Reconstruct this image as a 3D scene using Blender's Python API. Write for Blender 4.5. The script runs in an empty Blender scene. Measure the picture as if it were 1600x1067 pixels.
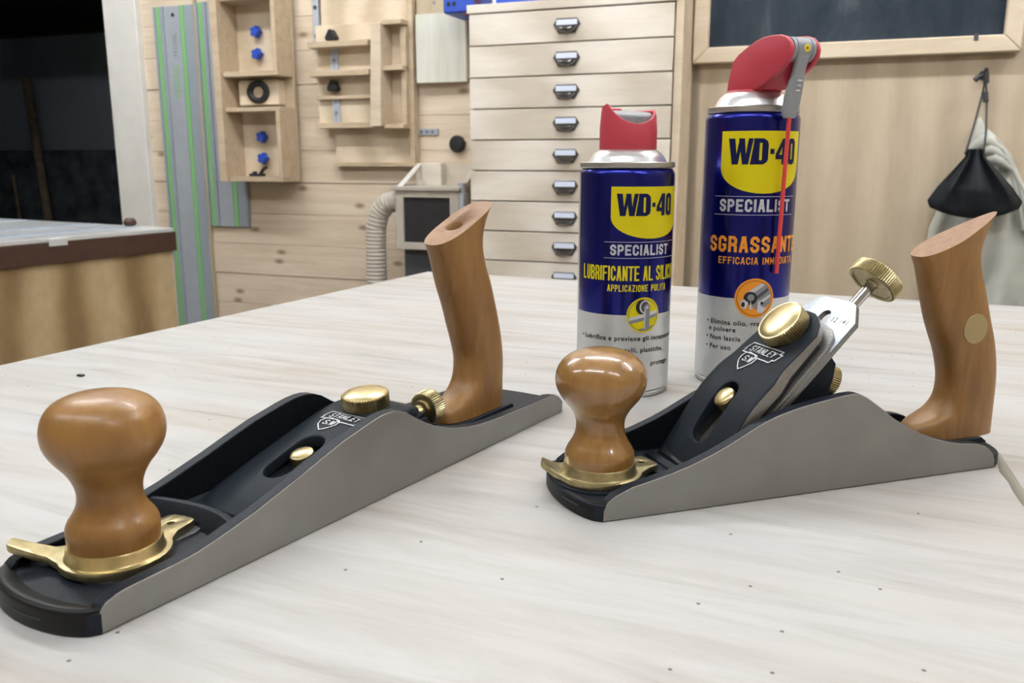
import bpy, bmesh, math, random
from mathutils import Vector, Matrix
random.seed(4)
PI = math.pi; R_ = math.radians
T = 0.9                                   # height of the workbench top above the floor
SC = bpy.context.scene
COL = SC.collection

# ------------------------------------------------------------------ camera, world, lights, exposure
cam = bpy.data.cameras.new('camera'); co = bpy.data.objects.new('camera', cam); COL.objects.link(co)
co.location = (0, 0, T + .172); co.rotation_euler = (R_(90 - 11.86), 0, 0)
cam.sensor_width = 36; cam.lens = 30.375; cam.clip_start = .02
cam.dof.use_dof = True; cam.dof.focus_distance = .48; cam.dof.aperture_fstop = 22
SC.camera = co
SC.view_settings.view_transform = 'Standard'; SC.view_settings.look = 'None'
SC.view_settings.gamma = 1; SC.view_settings.use_curve_mapping = False
SC.view_settings.exposure = 0.58
w = bpy.data.worlds.new('world'); SC.world = w; w.use_nodes = True
w.node_tree.nodes['Background'].inputs[0].default_value = (.8, .9, 1, 1)
w.node_tree.nodes['Background'].inputs[1].default_value = .02
ROT = -R_(21)                             # the room is turned 21 degrees to the view
WV = Vector((math.cos(ROT), math.sin(ROT), 0)); BV = Vector((-math.sin(ROT), math.cos(ROT), 0))
def room(a, b, z=0.0): return WV * a + BV * b + Vector((0, 0, z + T))
TUBES = [(a_, b_, pw) for b_, pw in ((-.35, 21.), (1.5, 34.)) for a_ in (-1.95, -.35, 1.25)]   # bare ceiling tubes: place and strength

# ------------------------------------------------------------------ materials
def new_mat(name):
    m = bpy.data.materials.new(name); m.use_nodes = True
    nt = m.node_tree; return m, nt, nt.nodes['Principled BSDF']
def nd(nt, t, **k):
    n = nt.nodes.new(t)
    for a, v in k.items():
        if a in n.inputs: n.inputs[a].default_value = v
        else: setattr(n, a, v)
    return n
def ramp(nt, fac, stops):
    r = nt.nodes.new('ShaderNodeValToRGB'); e = r.color_ramp.elements
    while len(e) < len(stops): e.new(.5)
    for i, (p, c) in enumerate(stops):
        e[i].position = p; e[i].color = (c[0], c[1], c[2], 1)
    nt.links.new(fac, r.inputs[0]); return r.outputs[0]
def coords(nt, scale=(1, 1, 1), rot=(0, 0, 0), rnd=False):
    tc = nt.nodes.new('ShaderNodeTexCoord'); mp = nt.nodes.new('ShaderNodeMapping')
    mp.inputs['Scale'].default_value = scale; mp.inputs['Rotation'].default_value = rot
    src = tc.outputs['Object']
    if rnd:
        oi = nt.nodes.new('ShaderNodeObjectInfo')
        mu = nd(nt, 'ShaderNodeVectorMath', operation='SCALE'); nt.links.new(oi.outputs['Random'], mu.inputs['Scale'])
        mu.inputs[0].default_value = (7.3, 3.1, 5.7)
        ad = nd(nt, 'ShaderNodeVectorMath', operation='ADD'); nt.links.new(src, ad.inputs[0]); nt.links.new(mu.outputs[0], ad.inputs[1]); src = ad.outputs[0]
    nt.links.new(src, mp.inputs[0]); return mp.outputs[0]
def bump(nt, bsdf, h, strength=.2, dist=.001):
    b = nt.nodes.new('ShaderNodeBump'); b.inputs['Strength'].default_value = strength; b.inputs['Distance'].default_value = dist
    nt.links.new(h, b.inputs['Height']); nt.links.new(b.outputs[0], bsdf.inputs['Normal'])
def plain(name, c, rough=.5, metal=0., noise=0., nscale=200., bmp=0., coat=0., spec=.5):
    m, nt, p = new_mat(name)
    p.inputs['Base Color'].default_value = (*c, 1); p.inputs['Roughness'].default_value = rough; p.inputs['Metallic'].default_value = metal
    p.inputs['Coat Weight'].default_value = coat; p.inputs['Coat Roughness'].default_value = .08; p.inputs['Specular IOR Level'].default_value = spec
    n = nd(nt, 'ShaderNodeTexNoise', Scale=nscale, Detail=4.); nt.links.new(coords(nt), n.inputs['Vector'])
    if noise:
        nt.links.new(ramp(nt, n.outputs[0], [(.3, [x * (1 - noise) for x in c]), (.7, [min(1, x * (1 + noise)) for x in c])]), p.inputs['Base Color'])
    if bmp: bump(nt, p, n.outputs[0], bmp, .0006)
    return m
def wood(name, dark, mid, light, scale=(3, 40, 40), rough=.5, wave=0., coat=0., knots=0., rnd=True, rot=(0, 0, 0), fine=.35):
    m, nt, p = new_mat(name); v = coords(nt, scale, rot, rnd)
    n1 = nd(nt, 'ShaderNodeTexNoise', Scale=1., Detail=5., Roughness=.6, Distortion=.6); nt.links.new(v, n1.inputs['Vector'])
    fac = n1.outputs[0]
    if wave:
        wv = nd(nt, 'ShaderNodeTexWave', Scale=wave, Distortion=9., Detail=3.); wv.inputs['Detail Scale'].default_value = .45
        nt.links.new(v, wv.inputs['Vector'])
        mx = nd(nt, 'ShaderNodeMix'); mx.inputs[0].default_value = .55
        nt.links.new(fac, mx.inputs[2]); nt.links.new(wv.outputs['Fac'], mx.inputs[3]); fac = mx.outputs[0]
    colr = ramp(nt, fac, [(.28, dark), (.5, mid), (.74, light)])
    n2 = nd(nt, 'ShaderNodeTexNoise', Scale=6., Detail=6., Roughness=.7); nt.links.new(v, n2.inputs['Vector'])
    mm = nd(nt, 'ShaderNodeMix', data_type='RGBA', blend_type='MULTIPLY'); mm.inputs[0].default_value = fine
    nt.links.new(colr, mm.inputs[6]); nt.links.new(ramp(nt, n2.outputs[0], [(.3, (.55, .5, .45)), (.6, (1, 1, 1))]), mm.inputs[7])
    out = mm.outputs[2]
    if knots:
        vk = coords(nt, (3.6, 1, 7.5), (PI / 2, 0, 0), rnd)
        vo = nd(nt, 'ShaderNodeTexVoronoi', Scale=knots, voronoi_dimensions='2D'); nt.links.new(vk, vo.inputs['Vector'])
        mk = nd(nt, 'ShaderNodeMix', data_type='RGBA'); nt.links.new(ramp(nt, vo.outputs['Distance'], [(.03, (.75, .75, .75)), (.075, (.25, .25, .25)), (.10, (0, 0, 0))]), mk.inputs[0])
        nt.links.new(out, mk.inputs[6]); mk.inputs[7].default_value = (.16, .085, .04, 1); out = mk.outputs[2]
    nt.links.new(out, p.inputs['Base Color']); p.inputs['Roughness'].default_value = rough
    p.inputs['Coat Weight'].default_value = coat; p.inputs['Coat Roughness'].default_value = .06
    bump(nt, p, n2.outputs[0], .12, .0005)
    return m
M = {}
M['cherry'] = wood('satin_cherry', (.20, .095, .026), (.275, .138, .04), (.345, .18, .056), (75, 75, 11), .42, fine=.3, rnd=False)
M['cherry_gloss'] = wood('glossy_cherry', (.22, .105, .024), (.28, .14, .034), (.34, .175, .048), (60, 60, 10), .3, coat=.9, fine=.4, rnd=False)
M['cherry_satin'] = wood('smooth_cherry', (.215, .10, .024), (.27, .132, .034), (.33, .165, .046), (50, 50, 9), .36, coat=.08, fine=.3, rnd=False)
M['cherry_end'] = wood('cherry_end_grain', (.25, .135, .07), (.31, .175, .097), (.365, .21, .12), (200, 200, 200), .55, fine=.5, rnd=False)
M['japan'] = plain('black_japanning', (.011, .015, .023), .5, 0, .25, 900, .35, spec=.2)
M['japan_and_slot_shade'] = plain('black_japanning_and_slot_shade', (.004, .0055, .008), .65, 0, .4, 600, .6, spec=.12)
M['nose'] = plain('black_enamel', (.006, .0065, .0075), .42, spec=.25)
M['capblack'] = plain('slate_black_enamel', (.012, .017, .024), .5, 0, .12, 500, .12, spec=.12)
M['steel'] = plain('ground_steel', (.265, .258, .25), .45, .7, .06, 40)
M['steel_brush'] = wood('brushed_steel', (.20, .19, .18), (.27, .265, .26), (.35, .34, .33), (1600, 250, 1600), .42, rnd=False, fine=.4)
M['steel_brush'].node_tree.nodes['Principled BSDF'].inputs['Metallic'].default_value = .8
M['steel_blue'] = plain('bright_blade_steel', (.62, .70, .80), .38, .6, .12, 700, .1)
M['chrome'] = plain('polished_steel', (.62, .62, .63), .14, 1)
M['brass'] = plain('polished_brass', (.60, .50, .27), .3, 1, .08, 300)
M['brass_dull'] = plain('dull_brass', (.43, .37, .21), .36, 1, .2, 200)
M['brass_disc'] = plain('brass_inlay', (.42, .33, .17), .42, .8)
M['silver_ink'] = plain('raised_silver_lettering', (.52, .54, .57), .4, .4)
M['can_blue'] = plain('metallic_navy_print', (.006, .009, .20), .26, .85, coat=.3)
M['can_silver'] = plain('satin_silver_print', (.60, .62, .64), .34, .5)
M['can_rim'] = plain('tin_rim', (.45, .45, .44), .32, .8)
M['dome'] = plain('bright_tin_dome', (.78, .80, .83), .28, .85)
M['yellow'] = plain('yellow_print', (.64, .55, .006), .4, spec=.25)
M['navy'] = plain('navy_print', (.005, .008, .062), .4, spec=.2)
M['orange'] = plain('orange_print', (.80, .30, .02), .4)
M['silver_print'] = plain('silver_print', (.50, .52, .56), .4, .2)
M['black_print'] = plain('black_print', (.01, .01, .012), .5)
M['grey_dark'] = plain('dark_grey_print', (.06, .065, .08), .45)
M['grey_mid'] = plain('mid_grey_print', (.22, .23, .26), .45)
M['grey_light'] = plain('light_grey_print', (.55, .56, .6), .45)
M['red'] = plain('red_plastic', (.50, .045, .075), .45)
M['grey_plastic'] = plain('grey_plastic', (.27, .29, .32), .42)
M['white'] = plain('white_paint', (.72, .71, .68), .6, 0, .05, 12)
M['black'] = plain('black_plastic', (.012, .013, .016), .45)
M['blueplastic'] = plain('blue_plastic', (.02, .07, .45), .4)
M['pine'] = wood('pine_board', (.60, .49, .36), (.69, .575, .445), (.76, .65, .53), (2.2, 10, 42), .6, knots=1.0, fine=.22)
M['plypanel'] = wood('birch_plywood', (.46, .375, .275), (.50, .415, .305), (.54, .45, .335), (7, 7, 1.4), .55, wave=.5, fine=.22)
M['poplar'] = wood('poplar_plywood', (.53, .43, .30), (.63, .52, .38), (.70, .59, .45), (4, 12, 9), .6, wave=.5, fine=.2)
M['poplar_edge'] = wood('poplar_edge', (.44, .34, .23), (.54, .43, .30), (.60, .49, .36), (5, 30, 30), .6)
M['birch'] = wood('pale_birch_face', (.58, .515, .43), (.68, .62, .54), (.77, .715, .64), (1.6, 10, 9), .55, wave=.55, fine=.2)
M['edge'] = wood('plywood_edge', (.50, .41, .31), (.62, .52, .41), (.70, .61, .49), (4, 30, 30), .6)
M['frame'] = wood('maple_frame', (.56, .46, .33), (.63, .53, .40), (.69, .59, .46), (3, 20, 20), .55, fine=.2)
M['benchply'] = wood('fir_plywood', (.24, .155, .07), (.38, .27, .14), (.47, .36, .21), (5, 5, 3.2), .55, wave=.4, fine=.3)
M['brownband'] = plain('brown_edge_band', (.055, .024, .014), .5, 0, .15, 60)
M['alu'] = plain('anodised_aluminium', (.46, .51, .58), .45, .35, .05, 30)
M['alu_dark'] = plain('grey_aluminium', (.36, .41, .48), .5, .3)
M['alu_top'] = plain('brushed_aluminium_top', (.72, .76, .80), .3, .5, .06, 20)
M['green'] = plain('green_glide_strip', (.22, .50, .20), .5)
M['board'] = plain('slate_chalkboard', (.040, .05, .064), .7, spec=.12)
_, nt, p = M['board'], M['board'].node_tree, M['board'].node_tree.nodes['Principled BSDF']
n = nd(nt, 'ShaderNodeTexNoise', Scale=1., Detail=6., Roughness=.65, Distortion=.4); nt.links.new(coords(nt, (9, 9, 4)), n.inputs['Vector'])
nt.links.new(ramp(nt, n.outputs[0], [(.42, (.022, .031, .045)), (.6, (.036, .047, .062)), (.8, (.10, .115, .13))]), p.inputs['Base Color'])
M['fabric'] = plain('black_fabric', (.008, .0105, .015), .6, 0, .2, 300, .2, spec=.3)
M['cloth'] = plain('washed_grey_cloth', (.46, .47, .43), .85, 0, .22, 9, .2)
M['darkwall'] = plain('dark_grey_wall', (.40, .46, .55), .9, 0, .05, 3)
M['darkstone'] = plain('black_stone_base', (.07, .085, .10), .9, 0, .6, 9, .5)
M['ceil_shade'] = plain('ceiling_shade_black', (.004, .004, .004), .9)  # near-black colour stands in for the unlit upper part of the far room
M['darkwood'] = plain('dark_timber', (.045, .03, .018), .8, 0, .3, 20)
M['oldwood'] = plain('weathered_pole', (.20, .15, .10), .8, 0, .3, 20)
M['ceil'] = plain('white_ceiling', (.75, .75, .74), .8)
M['floor'] = plain('grey_concrete', (.22, .215, .205), .8, 0, .12, 6)
M['card'] = plain('white_label_card', (.72, .78, .95), .5)
M['pull'] = plain('pewter_cup_pull', (.21, .215, .225), .24, 1)
M['glass'] = plain('dark_window_pane', (.028, .028, .032), .3, 0, .3, 8)
M['hose'] = plain('beige_ribbed_hose', (.50, .46, .40), .6)
M['panelw'] = wood('pale_panel', (.60, .60, .50), (.68, .68, .60), (.74, .74, .70), (20, 20, 1.2), .5, fine=.15)
M['tan'] = wood('tan_batten', (.40, .33, .22), (.46, .38, .26), (.52, .44, .31), (20, 20, 2), .6)
M['machine'] = plain('pale_grey_frame', (.48, .44, .38), .6, 0, .08, 20)
# worktop: whitened plywood with grey and tan streaks along the grain, dark specks
m, nt, p = new_mat('whitened_plywood_top'); M['top'] = m
v = coords(nt, (6, 48, 30))
na = nd(nt, 'ShaderNodeTexNoise', Scale=1., Detail=7., Roughness=.62, Distortion=.5); nt.links.new(v, na.inputs['Vector'])
v2 = coords(nt, (2.2, 9, 9)); nb = nd(nt, 'ShaderNodeTexNoise', Scale=1.7, Detail=4.); nt.links.new(v2, nb.inputs['Vector'])
c1 = ramp(nt, na.outputs[0], [(.22, (.235, .22, .20)), (.40, (.385, .375, .362)), (.58, (.45, .449, .446))])
c2 = ramp(nt, nb.outputs[0], [(.26, (.84, .75, .65)), (.40, (.96, .93, .90)), (.6, (1, 1, 1)), (.75, (.94, .93, .945))])
mx = nd(nt, 'ShaderNodeMix', data_type='RGBA', blend_type='MULTIPLY'); mx.inputs[0].default_value = 1
nt.links.new(c1, mx.inputs[6]); nt.links.new(c2, mx.inputs[7])
v3 = coords(nt, (1, 1, 1)); vo = nd(nt, 'ShaderNodeTexVoronoi', Scale=62., voronoi_dimensions='2D'); nt.links.new(v3, vo.inputs['Vector'])
sep = nd(nt, 'ShaderNodeSeparateColor'); nt.links.new(vo.outputs['Color'], sep.inputs[0])
gt = nd(nt, 'ShaderNodeMath', operation='GREATER_THAN'); gt.inputs[1].default_value = .93; nt.links.new(sep.outputs[0], gt.inputs[0])
lt = nd(nt, 'ShaderNodeMath', operation='LESS_THAN'); lt.inputs[1].default_value = .05; nt.links.new(vo.outputs['Distance'], lt.inputs[0])
an = nd(nt, 'ShaderNodeMath', operation='MULTIPLY'); nt.links.new(gt.outputs[0], an.inputs[0]); nt.links.new(lt.outputs[0], an.inputs[1])
m2 = nd(nt, 'ShaderNodeMix', data_type='RGBA'); nt.links.new(an.outputs[0], m2.inputs[0]); nt.links.new(mx.outputs[2], m2.inputs[6]); m2.inputs[7].default_value = (.10, .09, .08, 1)
nt.links.new(m2.outputs[2], p.inputs['Base Color']); p.inputs['Roughness'].default_value = .5
bump(nt, p, na.outputs[0], .12, .0006)

# ------------------------------------------------------------------ mesh helpers
def link_mesh(name, me, parent=None, mats=(), smooth=None, bevel=0., bangle=40):
    o = bpy.data.objects.new(name, me); COL.objects.link(o)
    if parent: o.parent = parent
    for k in mats: me.materials.append(M[k] if isinstance(k, str) else k)
    if smooth is not None:
        me.shade_smooth(); me.set_sharp_from_angle(angle=R_(smooth))
    if bevel:
        md = o.modifiers.new('bevel', 'BEVEL'); md.width = bevel; md.segments = 2; md.limit_method = 'ANGLE'; md.angle_limit = R_(bangle)
    return o
class MB:
    def __init__(s): s.v = []; s.f = []; s.m = []
    def add(s, vs, fs, m=0):
        k = len(s.v); s.v += [tuple(x) for x in vs]; s.f += [[i + k for i in f] for f in fs]; s.m += [m] * len(fs); return s
    def box(s, x0, x1, y0, y1, z0, z1, m=0):
        return s.add([(x0, y0, z0), (x1, y0, z0), (x1, y1, z0), (x0, y1, z0), (x0, y0, z1), (x1, y0, z1), (x1, y1, z1), (x0, y1, z1)],
                     [(0, 3, 2, 1), (4, 5, 6, 7), (0, 1, 5, 4), (1, 2, 6, 5), (2, 3, 7, 6), (3, 0, 4, 7)], m)
    def prism(s, poly, lo, hi, fn, m=0, mlo=None, mhi=None):
        """poly of 2D points extruded from lo to hi; fn(p, q, t) gives the 3D point"""
        n = len(poly); vs = [fn(a, b, lo) for a, b in poly] + [fn(a, b, hi) for a, b in poly]
        s.add(vs, [(i, (i + 1) % n, n + (i + 1) % n, n + i) for i in range(n)], m)
        k = len(s.v) - 2 * n
        s.f.append([k + i for i in range(n)][::-1]); s.m.append(m if mlo is None else mlo)
        s.f.append([k + n + i for i in range(n)]); s.m.append(m if mhi is None else mhi); return s
    def loft(s, rings, m=0, caps=True, closed=True, mcap=None):
        n = len(rings[0]); vs = [p for r in rings for p in r]; fs = []
        for j in range(len(rings) - 1):
            for i in range(n if closed else n - 1):
                i2 = (i + 1) % n; fs.append((j * n + i, j * n + i2, (j + 1) * n + i2, (j + 1) * n + i))
        s.add(vs, fs, m)
        if caps:
            k = len(s.v) - len(vs); e = k + (len(rings) - 1) * n
            s.f.append([k + i for i in range(n)][::-1]); s.f.append([e + i for i in range(n)]); s.m += [m if mcap is None else mcap] * 2
        return s
    def lathe(s, prof, n=48, c=(0, 0, 0), ax=(0, 0, 1), m=0, ms=None, caps=True, knurl=0.):
        ax = Vector(ax).normalized(); u = ax.orthogonal().normalized(); w_ = ax.cross(u); c = Vector(c)
        if ax == Vector((0, 0, 1)): u, w_ = Vector((1, 0, 0)), Vector((0, 1, 0))
        rings = []
        for q in prof:
            r, h = q[0], q[1]; kn = knurl if len(q) > 2 else 0
            rings.append([c + ax * h + (u * math.cos(2 * PI * i / n) + w_ * math.sin(2 * PI * i / n)) * (r - (kn if i % 2 else 0)) for i in range(n)])
        k = len(s.f); s.loft(rings, m, caps)
        if ms:
            for j, mm in enumerate(ms):
                for i in range(n): s.m[k + j * n + i] = mm
        return s
    def tube(s, pts, r, n=10, m=0):
        pts = [Vector(p) for p in pts]; rings = []
        up = Vector((.13, .21, 1)).normalized()
        for i, p in enumerate(pts):
            t = (pts[min(i + 1, len(pts) - 1)] - pts[max(i - 1, 0)]).normalized()
            u = t.cross(up).normalized(); w_ = t.cross(u); rr = r[i] if isinstance(r, (list, tuple)) else r
            rings.append([p + (u * math.cos(2 * PI * k / n) + w_ * math.sin(2 * PI * k / n)) * rr for k in range(n)])
        return s.loft(rings, m)
    def build(s, name, mats, parent=None, smooth=35, bevel=0., k=1., loc=None, bangle=40):
        me = bpy.data.meshes.new(name); me.from_pydata([(x * k, y * k, z * k) for x, y, z in s.v], [], s.f)
        for p, mi in zip(me.polygons, s.m): p.material_index = mi
        bm = bmesh.new(); bm.from_mesh(me); bmesh.ops.recalc_face_normals(bm, faces=bm.faces); bm.to_mesh(me); bm.free()
        if not isinstance(mats, (tuple, list)): mats = (mats,)
        o = link_mesh(name, me, parent, mats, smooth, bevel, bangle)
        if loc is not None: o.location = loc
        return o
def tag(o, label, cat, group=None):
    o['label'] = label; o['category'] = cat
    if group: o['group'] = group
    return o
def empty(name, label, cat, loc, rz=0., group=None):
    o = bpy.data.objects.new(name, None); COL.objects.link(o); o.location = loc; o.rotation_euler = (0, 0, rz); o.empty_display_size = .05
    return tag(o, label, cat, group)
def struct(o): o['kind'] = 'structure'; return o
def lerp(tab, x):
    if x <= tab[0][0]: return tab[0][1]
    for (a, b), (c, d) in zip(tab, tab[1:]):
        if x <= c: return b + (d - b) * (x - a) / (c - a)
    return tab[-1][1]
def plate(outline, holes=(), z0=0., z1=1., bev=0., cuts=(), fn=None, text=None):
    """filled 2D outline with holes, extruded z0..z1 -> bmesh; cuts = [(axis, start, stop, step)] for bending with fn"""
    if text is None:
        cu = bpy.data.curves.new('tmp', 'CURVE'); cu.dimensions = '2D'; cu.fill_mode = 'BOTH'
        for pts in (outline, *holes):
            sp = cu.splines.new('POLY'); sp.points.add(len(pts) - 1); sp.use_cyclic_u = True
            for q, (x, y) in zip(sp.points, pts): q.co = (x, y, 0, 1)
    else:
        cu = bpy.data.curves.new('tmp', 'FONT'); cu.body = text['body']; cu.size = text['size']; cu.offset = text.get('offset', 0); cu.resolution_u = 3
        cu.space_character = text.get('space', 1)
    flat = z1 - z0 < 1e-6
    if not flat:
        cu.extrude = max(1e-6, (z1 - z0) / 2 - bev); cu.bevel_depth = bev; cu.bevel_resolution = 1
        if text is None: cu.offset = -bev
    ob = bpy.data.objects.new('tmp', cu); COL.objects.link(ob)
    dg = bpy.context.evaluated_depsgraph_get(); me = bpy.data.meshes.new_from_object(ob.evaluated_get(dg))
    bm = bmesh.new(); bm.from_mesh(me); bpy.data.objects.remove(ob); bpy.data.meshes.remove(me); bpy.data.curves.remove(cu)
    bmesh.ops.remove_doubles(bm, verts=bm.verts, dist=1e-5)
    for x in bm.verts: x.co.z += (z0 + z1) / 2
    for ax, a, b, st in cuts:
        q = a
        while q < b:
            no = [0, 0, 0]; no[ax] = 1; c0 = [0, 0, 0]; c0[ax] = q
            bmesh.ops.bisect_plane(bm, geom=bm.verts[:] + bm.edges[:] + bm.faces[:], plane_co=c0, plane_no=no); q += st
    if fn:
        for x in bm.verts: x.co = Vector(fn(*x.co))
    return bm
def from_bm(name, bm, mats, parent=None, smooth=35, k=1., bevel=0., recalc=True):
    for x in bm.verts: x.co *= k
    if recalc: bmesh.ops.recalc_face_normals(bm, faces=bm.faces)
    me = bpy.data.meshes.new(name); bm.to_mesh(me); bm.free()
    if not isinstance(mats, (tuple, list)): mats = (mats,)
    return link_mesh(name, me, parent, mats, smooth, bevel)
def arc(cx, cy, r, a0, a1, n=16, ry=None):
    return [(cx + r * math.cos(R_(a0 + (a1 - a0) * i / n)), cy + (ry or r) * math.sin(R_(a0 + (a1 - a0) * i / n))) for i in range(n + 1)]
def stadium(x0, x1, cy, r): return arc(x1, cy, r, -90, 90, 12) + arc(x0, cy, r, 90, 270, 12)

# ------------------------------------------------------------------ stroke lettering (centre lines in a unit box)
X, Y = .3, .15
LOOP = [(0, Y), (0, 1 - Y), (X, 1), (1 - X, 1), (1, 1 - Y), (1, Y), (1 - X, 0), (X, 0)]
GL = {'O': [(LOOP, 1)], '0': [(LOOP, 1)], 'L': [([(0, 1), (0, 0), (1, 0)], 0)], 'I': [([(.5, 0), (.5, 1)], 0)],
 'U': [([(0, 1), (0, Y), (X, 0), (1 - X, 0), (1, Y), (1, 1)], 0)],
 'B': [([(0, .52), (0, 1), (1 - X, 1), (1, 1 - Y), (1, .66), (.78, .52)], 1), ([(0, 0), (0, .52), (.78, .52), (1, .4), (1, Y), (1 - X, 0)], 1)],
 'R': [([(0, .46), (0, 1), (1 - X, 1), (1, 1 - Y), (1, .61), (1 - X, .46)], 1), ([(0, 0), (0, .46)], 0), ([(.5, .46), (.8, .44), (1, .32), (1, 0)], 0)],
 'P': [([(0, .45), (0, 1), (1 - X, 1), (1, 1 - Y), (1, .6), (1 - X, .45)], 1), ([(0, 0), (0, .45)], 0)],
 'F': [([(0, 0), (0, 1), (1, 1)], 0), ([(0, .52), (.8, .52)], 0)],
 'C': [([(1, .76), (1, 1 - Y), (1 - X, 1), (X, 1), (0, 1 - Y), (0, Y), (X, 0), (1 - X, 0), (1, Y), (1, .24)], 0)],
 'G': [([(1, .80), (1, 1 - Y), (1 - X, 1), (X, 1), (0, 1 - Y), (0, Y), (X, 0), (1 - X, 0), (1, Y), (1, .42), (.72, .42)], 0)],
 'A': [([(0, 0), (.42, 1)], 0), ([(.58, 1), (1, 0)], 0), ([(.36, 1), (.64, 1)], 0), ([(.2, .28), (.8, .28)], 0)],
 'N': [([(0, 0), (0, 1)], 0), ([(1, 0), (1, 1)], 0), ([(.1, .9), (.9, .1)], 0)],
 'T': [([(-.1, 1), (1.1, 1)], 0), ([(.5, 0), (.5, 1)], 0)],
 'E': [([(1, 1), (0, 1), (0, 0), (1, 0)], 0), ([(0, .5), (.85, .5)], 0)],
 'S': [([(1, .8), (1, 1 - Y), (1 - X, 1), (X, 1), (0, 1 - Y), (0, .64), (X, .54), (1 - X, .46), (1, .36), (1, Y), (1 - X, 0), (X, 0), (0, Y), (0, .2)], 0)],
 'Z': [([(0, 1), (1, 1)], 0), ([(.85, .88), (.15, .12)], 0), ([(0, 0), (1, 0)], 0)],
 'D': [([(0, 0), (0, 1), (1 - X, 1), (1, 1 - Y), (1, Y), (1 - X, 0)], 1)],
 'M': [([(0, 0), (0, 1)], 0), ([(1, 0), (1, 1)], 0), ([(.08, .9), (.5, .3)], 0), ([(.5, .3), (.92, .9)], 0)],
 'Y': [([(0, 1), (.5, .45)], 0), ([(1, 1), (.5, .45)], 0), ([(.5, .5), (.5, 0)], 0)],
 'W': [([(0, 1), (.25, 0)], 0), ([(.25, 0), (.5, .95)], 0), ([(.5, .95), (.75, 0)], 0), ([(.75, 0), (1, 1)], 0)],
 '4': [([(.72, 0), (.72, 1)], 0), ([(.6, .92), (.08, .36)], 0), ([(-.02, .24), (1.08, .24)], 0)],
 '-': [([(.0, .5), (1, .5)], 0)], '.': [([(.5, -.0), (.5, .1)], 0)], ' ': []}
def stroke(bm, pts, w_, closed=False, fn=lambda x, y: (x, y, 0)):
    pts = [Vector(p) for p in pts]; n = len(pts); L = []; Rr = []
    if not closed:                                   # square caps
        e0 = (pts[0] - pts[1]).normalized() * w_ / 2; e1 = (pts[-1] - pts[-2]).normalized() * w_ / 2
        pts[0] = pts[0] + e0; pts[-1] = pts[-1] + e1
    for i, p in enumerate(pts):
        a = pts[i - 1] if (closed or i) else None; b = pts[(i + 1) % n] if (closed or i < n - 1) else None
        d1 = (p - a).normalized() if a is not None else None; d2 = (b - p).normalized() if b is not None else None
        d1 = d1 or d2; d2 = d2 or d1
        n1 = Vector((-d1.y, d1.x)); n2 = Vector((-d2.y, d2.x)); mm = n1 + n2
        mm = n1 if mm.length < 1e-4 else mm.normalized(); k = min(1.6, 1 / max(.3, mm.dot(n1)))
        L.append(p + mm * w_ / 2 * k); Rr.append(p - mm * w_ / 2 * k)
    vl = [bm.verts.new(fn(*q)) for q in L]; vr = [bm.verts.new(fn(*q)) for q in Rr]
    for i in range(n if closed else n - 1):
        j = (i + 1) % n; bm.faces.new((vr[i], vr[j], vl[j], vl[i]))
def word(txt, h, cw, t, gap, widths={}, slant=0., narrow={'I': .0, '.': .0, ' ': .45, '-': .5}):
    """returns a bmesh of stroke letters, baseline z=0, starting at x=0, and its length"""
    bm = bmesh.new(); x = 0
    for ch in txt:
        gw = widths.get(ch, cw * narrow.get(ch, 1)); gw = max(gw, t)
        for pts, cl in GL[ch]:
            q = [(x + t / 2 + a * (gw - t) + slant * (t / 2 + b * (h - t)), t / 2 + b * (h - t)) for a, b in pts]
            stroke(bm, q, t, cl)
        x += gw + gap
    return bm, x - gap
def solidify(bm, d):
    r = bmesh.ops.extrude_face_region(bm, geom=bm.faces[:]); bmesh.ops.translate(bm, vec=(0, 0, d), verts=[g for g in r['geom'] if isinstance(g, bmesh.types.BMVert)])
def cut_x(bm, x0, x1, st):
    q = x0
    while q < x1:
        bmesh.ops.bisect_plane(bm, geom=bm.verts[:] + bm.edges[:] + bm.faces[:], plane_co=(q, 0, 0), plane_no=(1, 0, 0)); q += st

# ------------------------------------------------------------------ the setting
def rbox(name, a0, a1, b0, b1, z0, z1, mat, parent=None, bevel=0.):
    """box in room coordinates (a along the back wall, b away from the camera, z above the worktop)"""
    mb = MB().box(a0, a1, b0, b1, z0, z1); o = mb.build(name, mat, parent, bevel=bevel)
    if parent is None: o.location = (0, 0, T); o.rotation_euler = (0, 0, ROT)
    return o
FL = -T; CEIL = 1.72
struct(rbox('floor', -6.6, 2.4, -2.2, 5.3, FL - .08, FL, 'floor'))
struct(rbox('ceiling', -4.4, 2.4, -2.2, 2.75, CEIL, CEIL + .08, 'ceil'))
struct(rbox('wall_front', -4.4, 2.4, -2.2, -2.1, FL, CEIL, 'tan'))
struct(rbox('wall_left', -4.4, -4.3, -2.1, 2.6, FL, CEIL, 'tan'))
struct(rbox('wall_right_side', 2.2, 2.4, -2.1, 2.5, FL, CEIL, 'plypanel'))
wb = struct(rbox('wall_back', -2.45, -.36, 2.63, 2.72, FL, CEIL, 'pine'))
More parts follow.
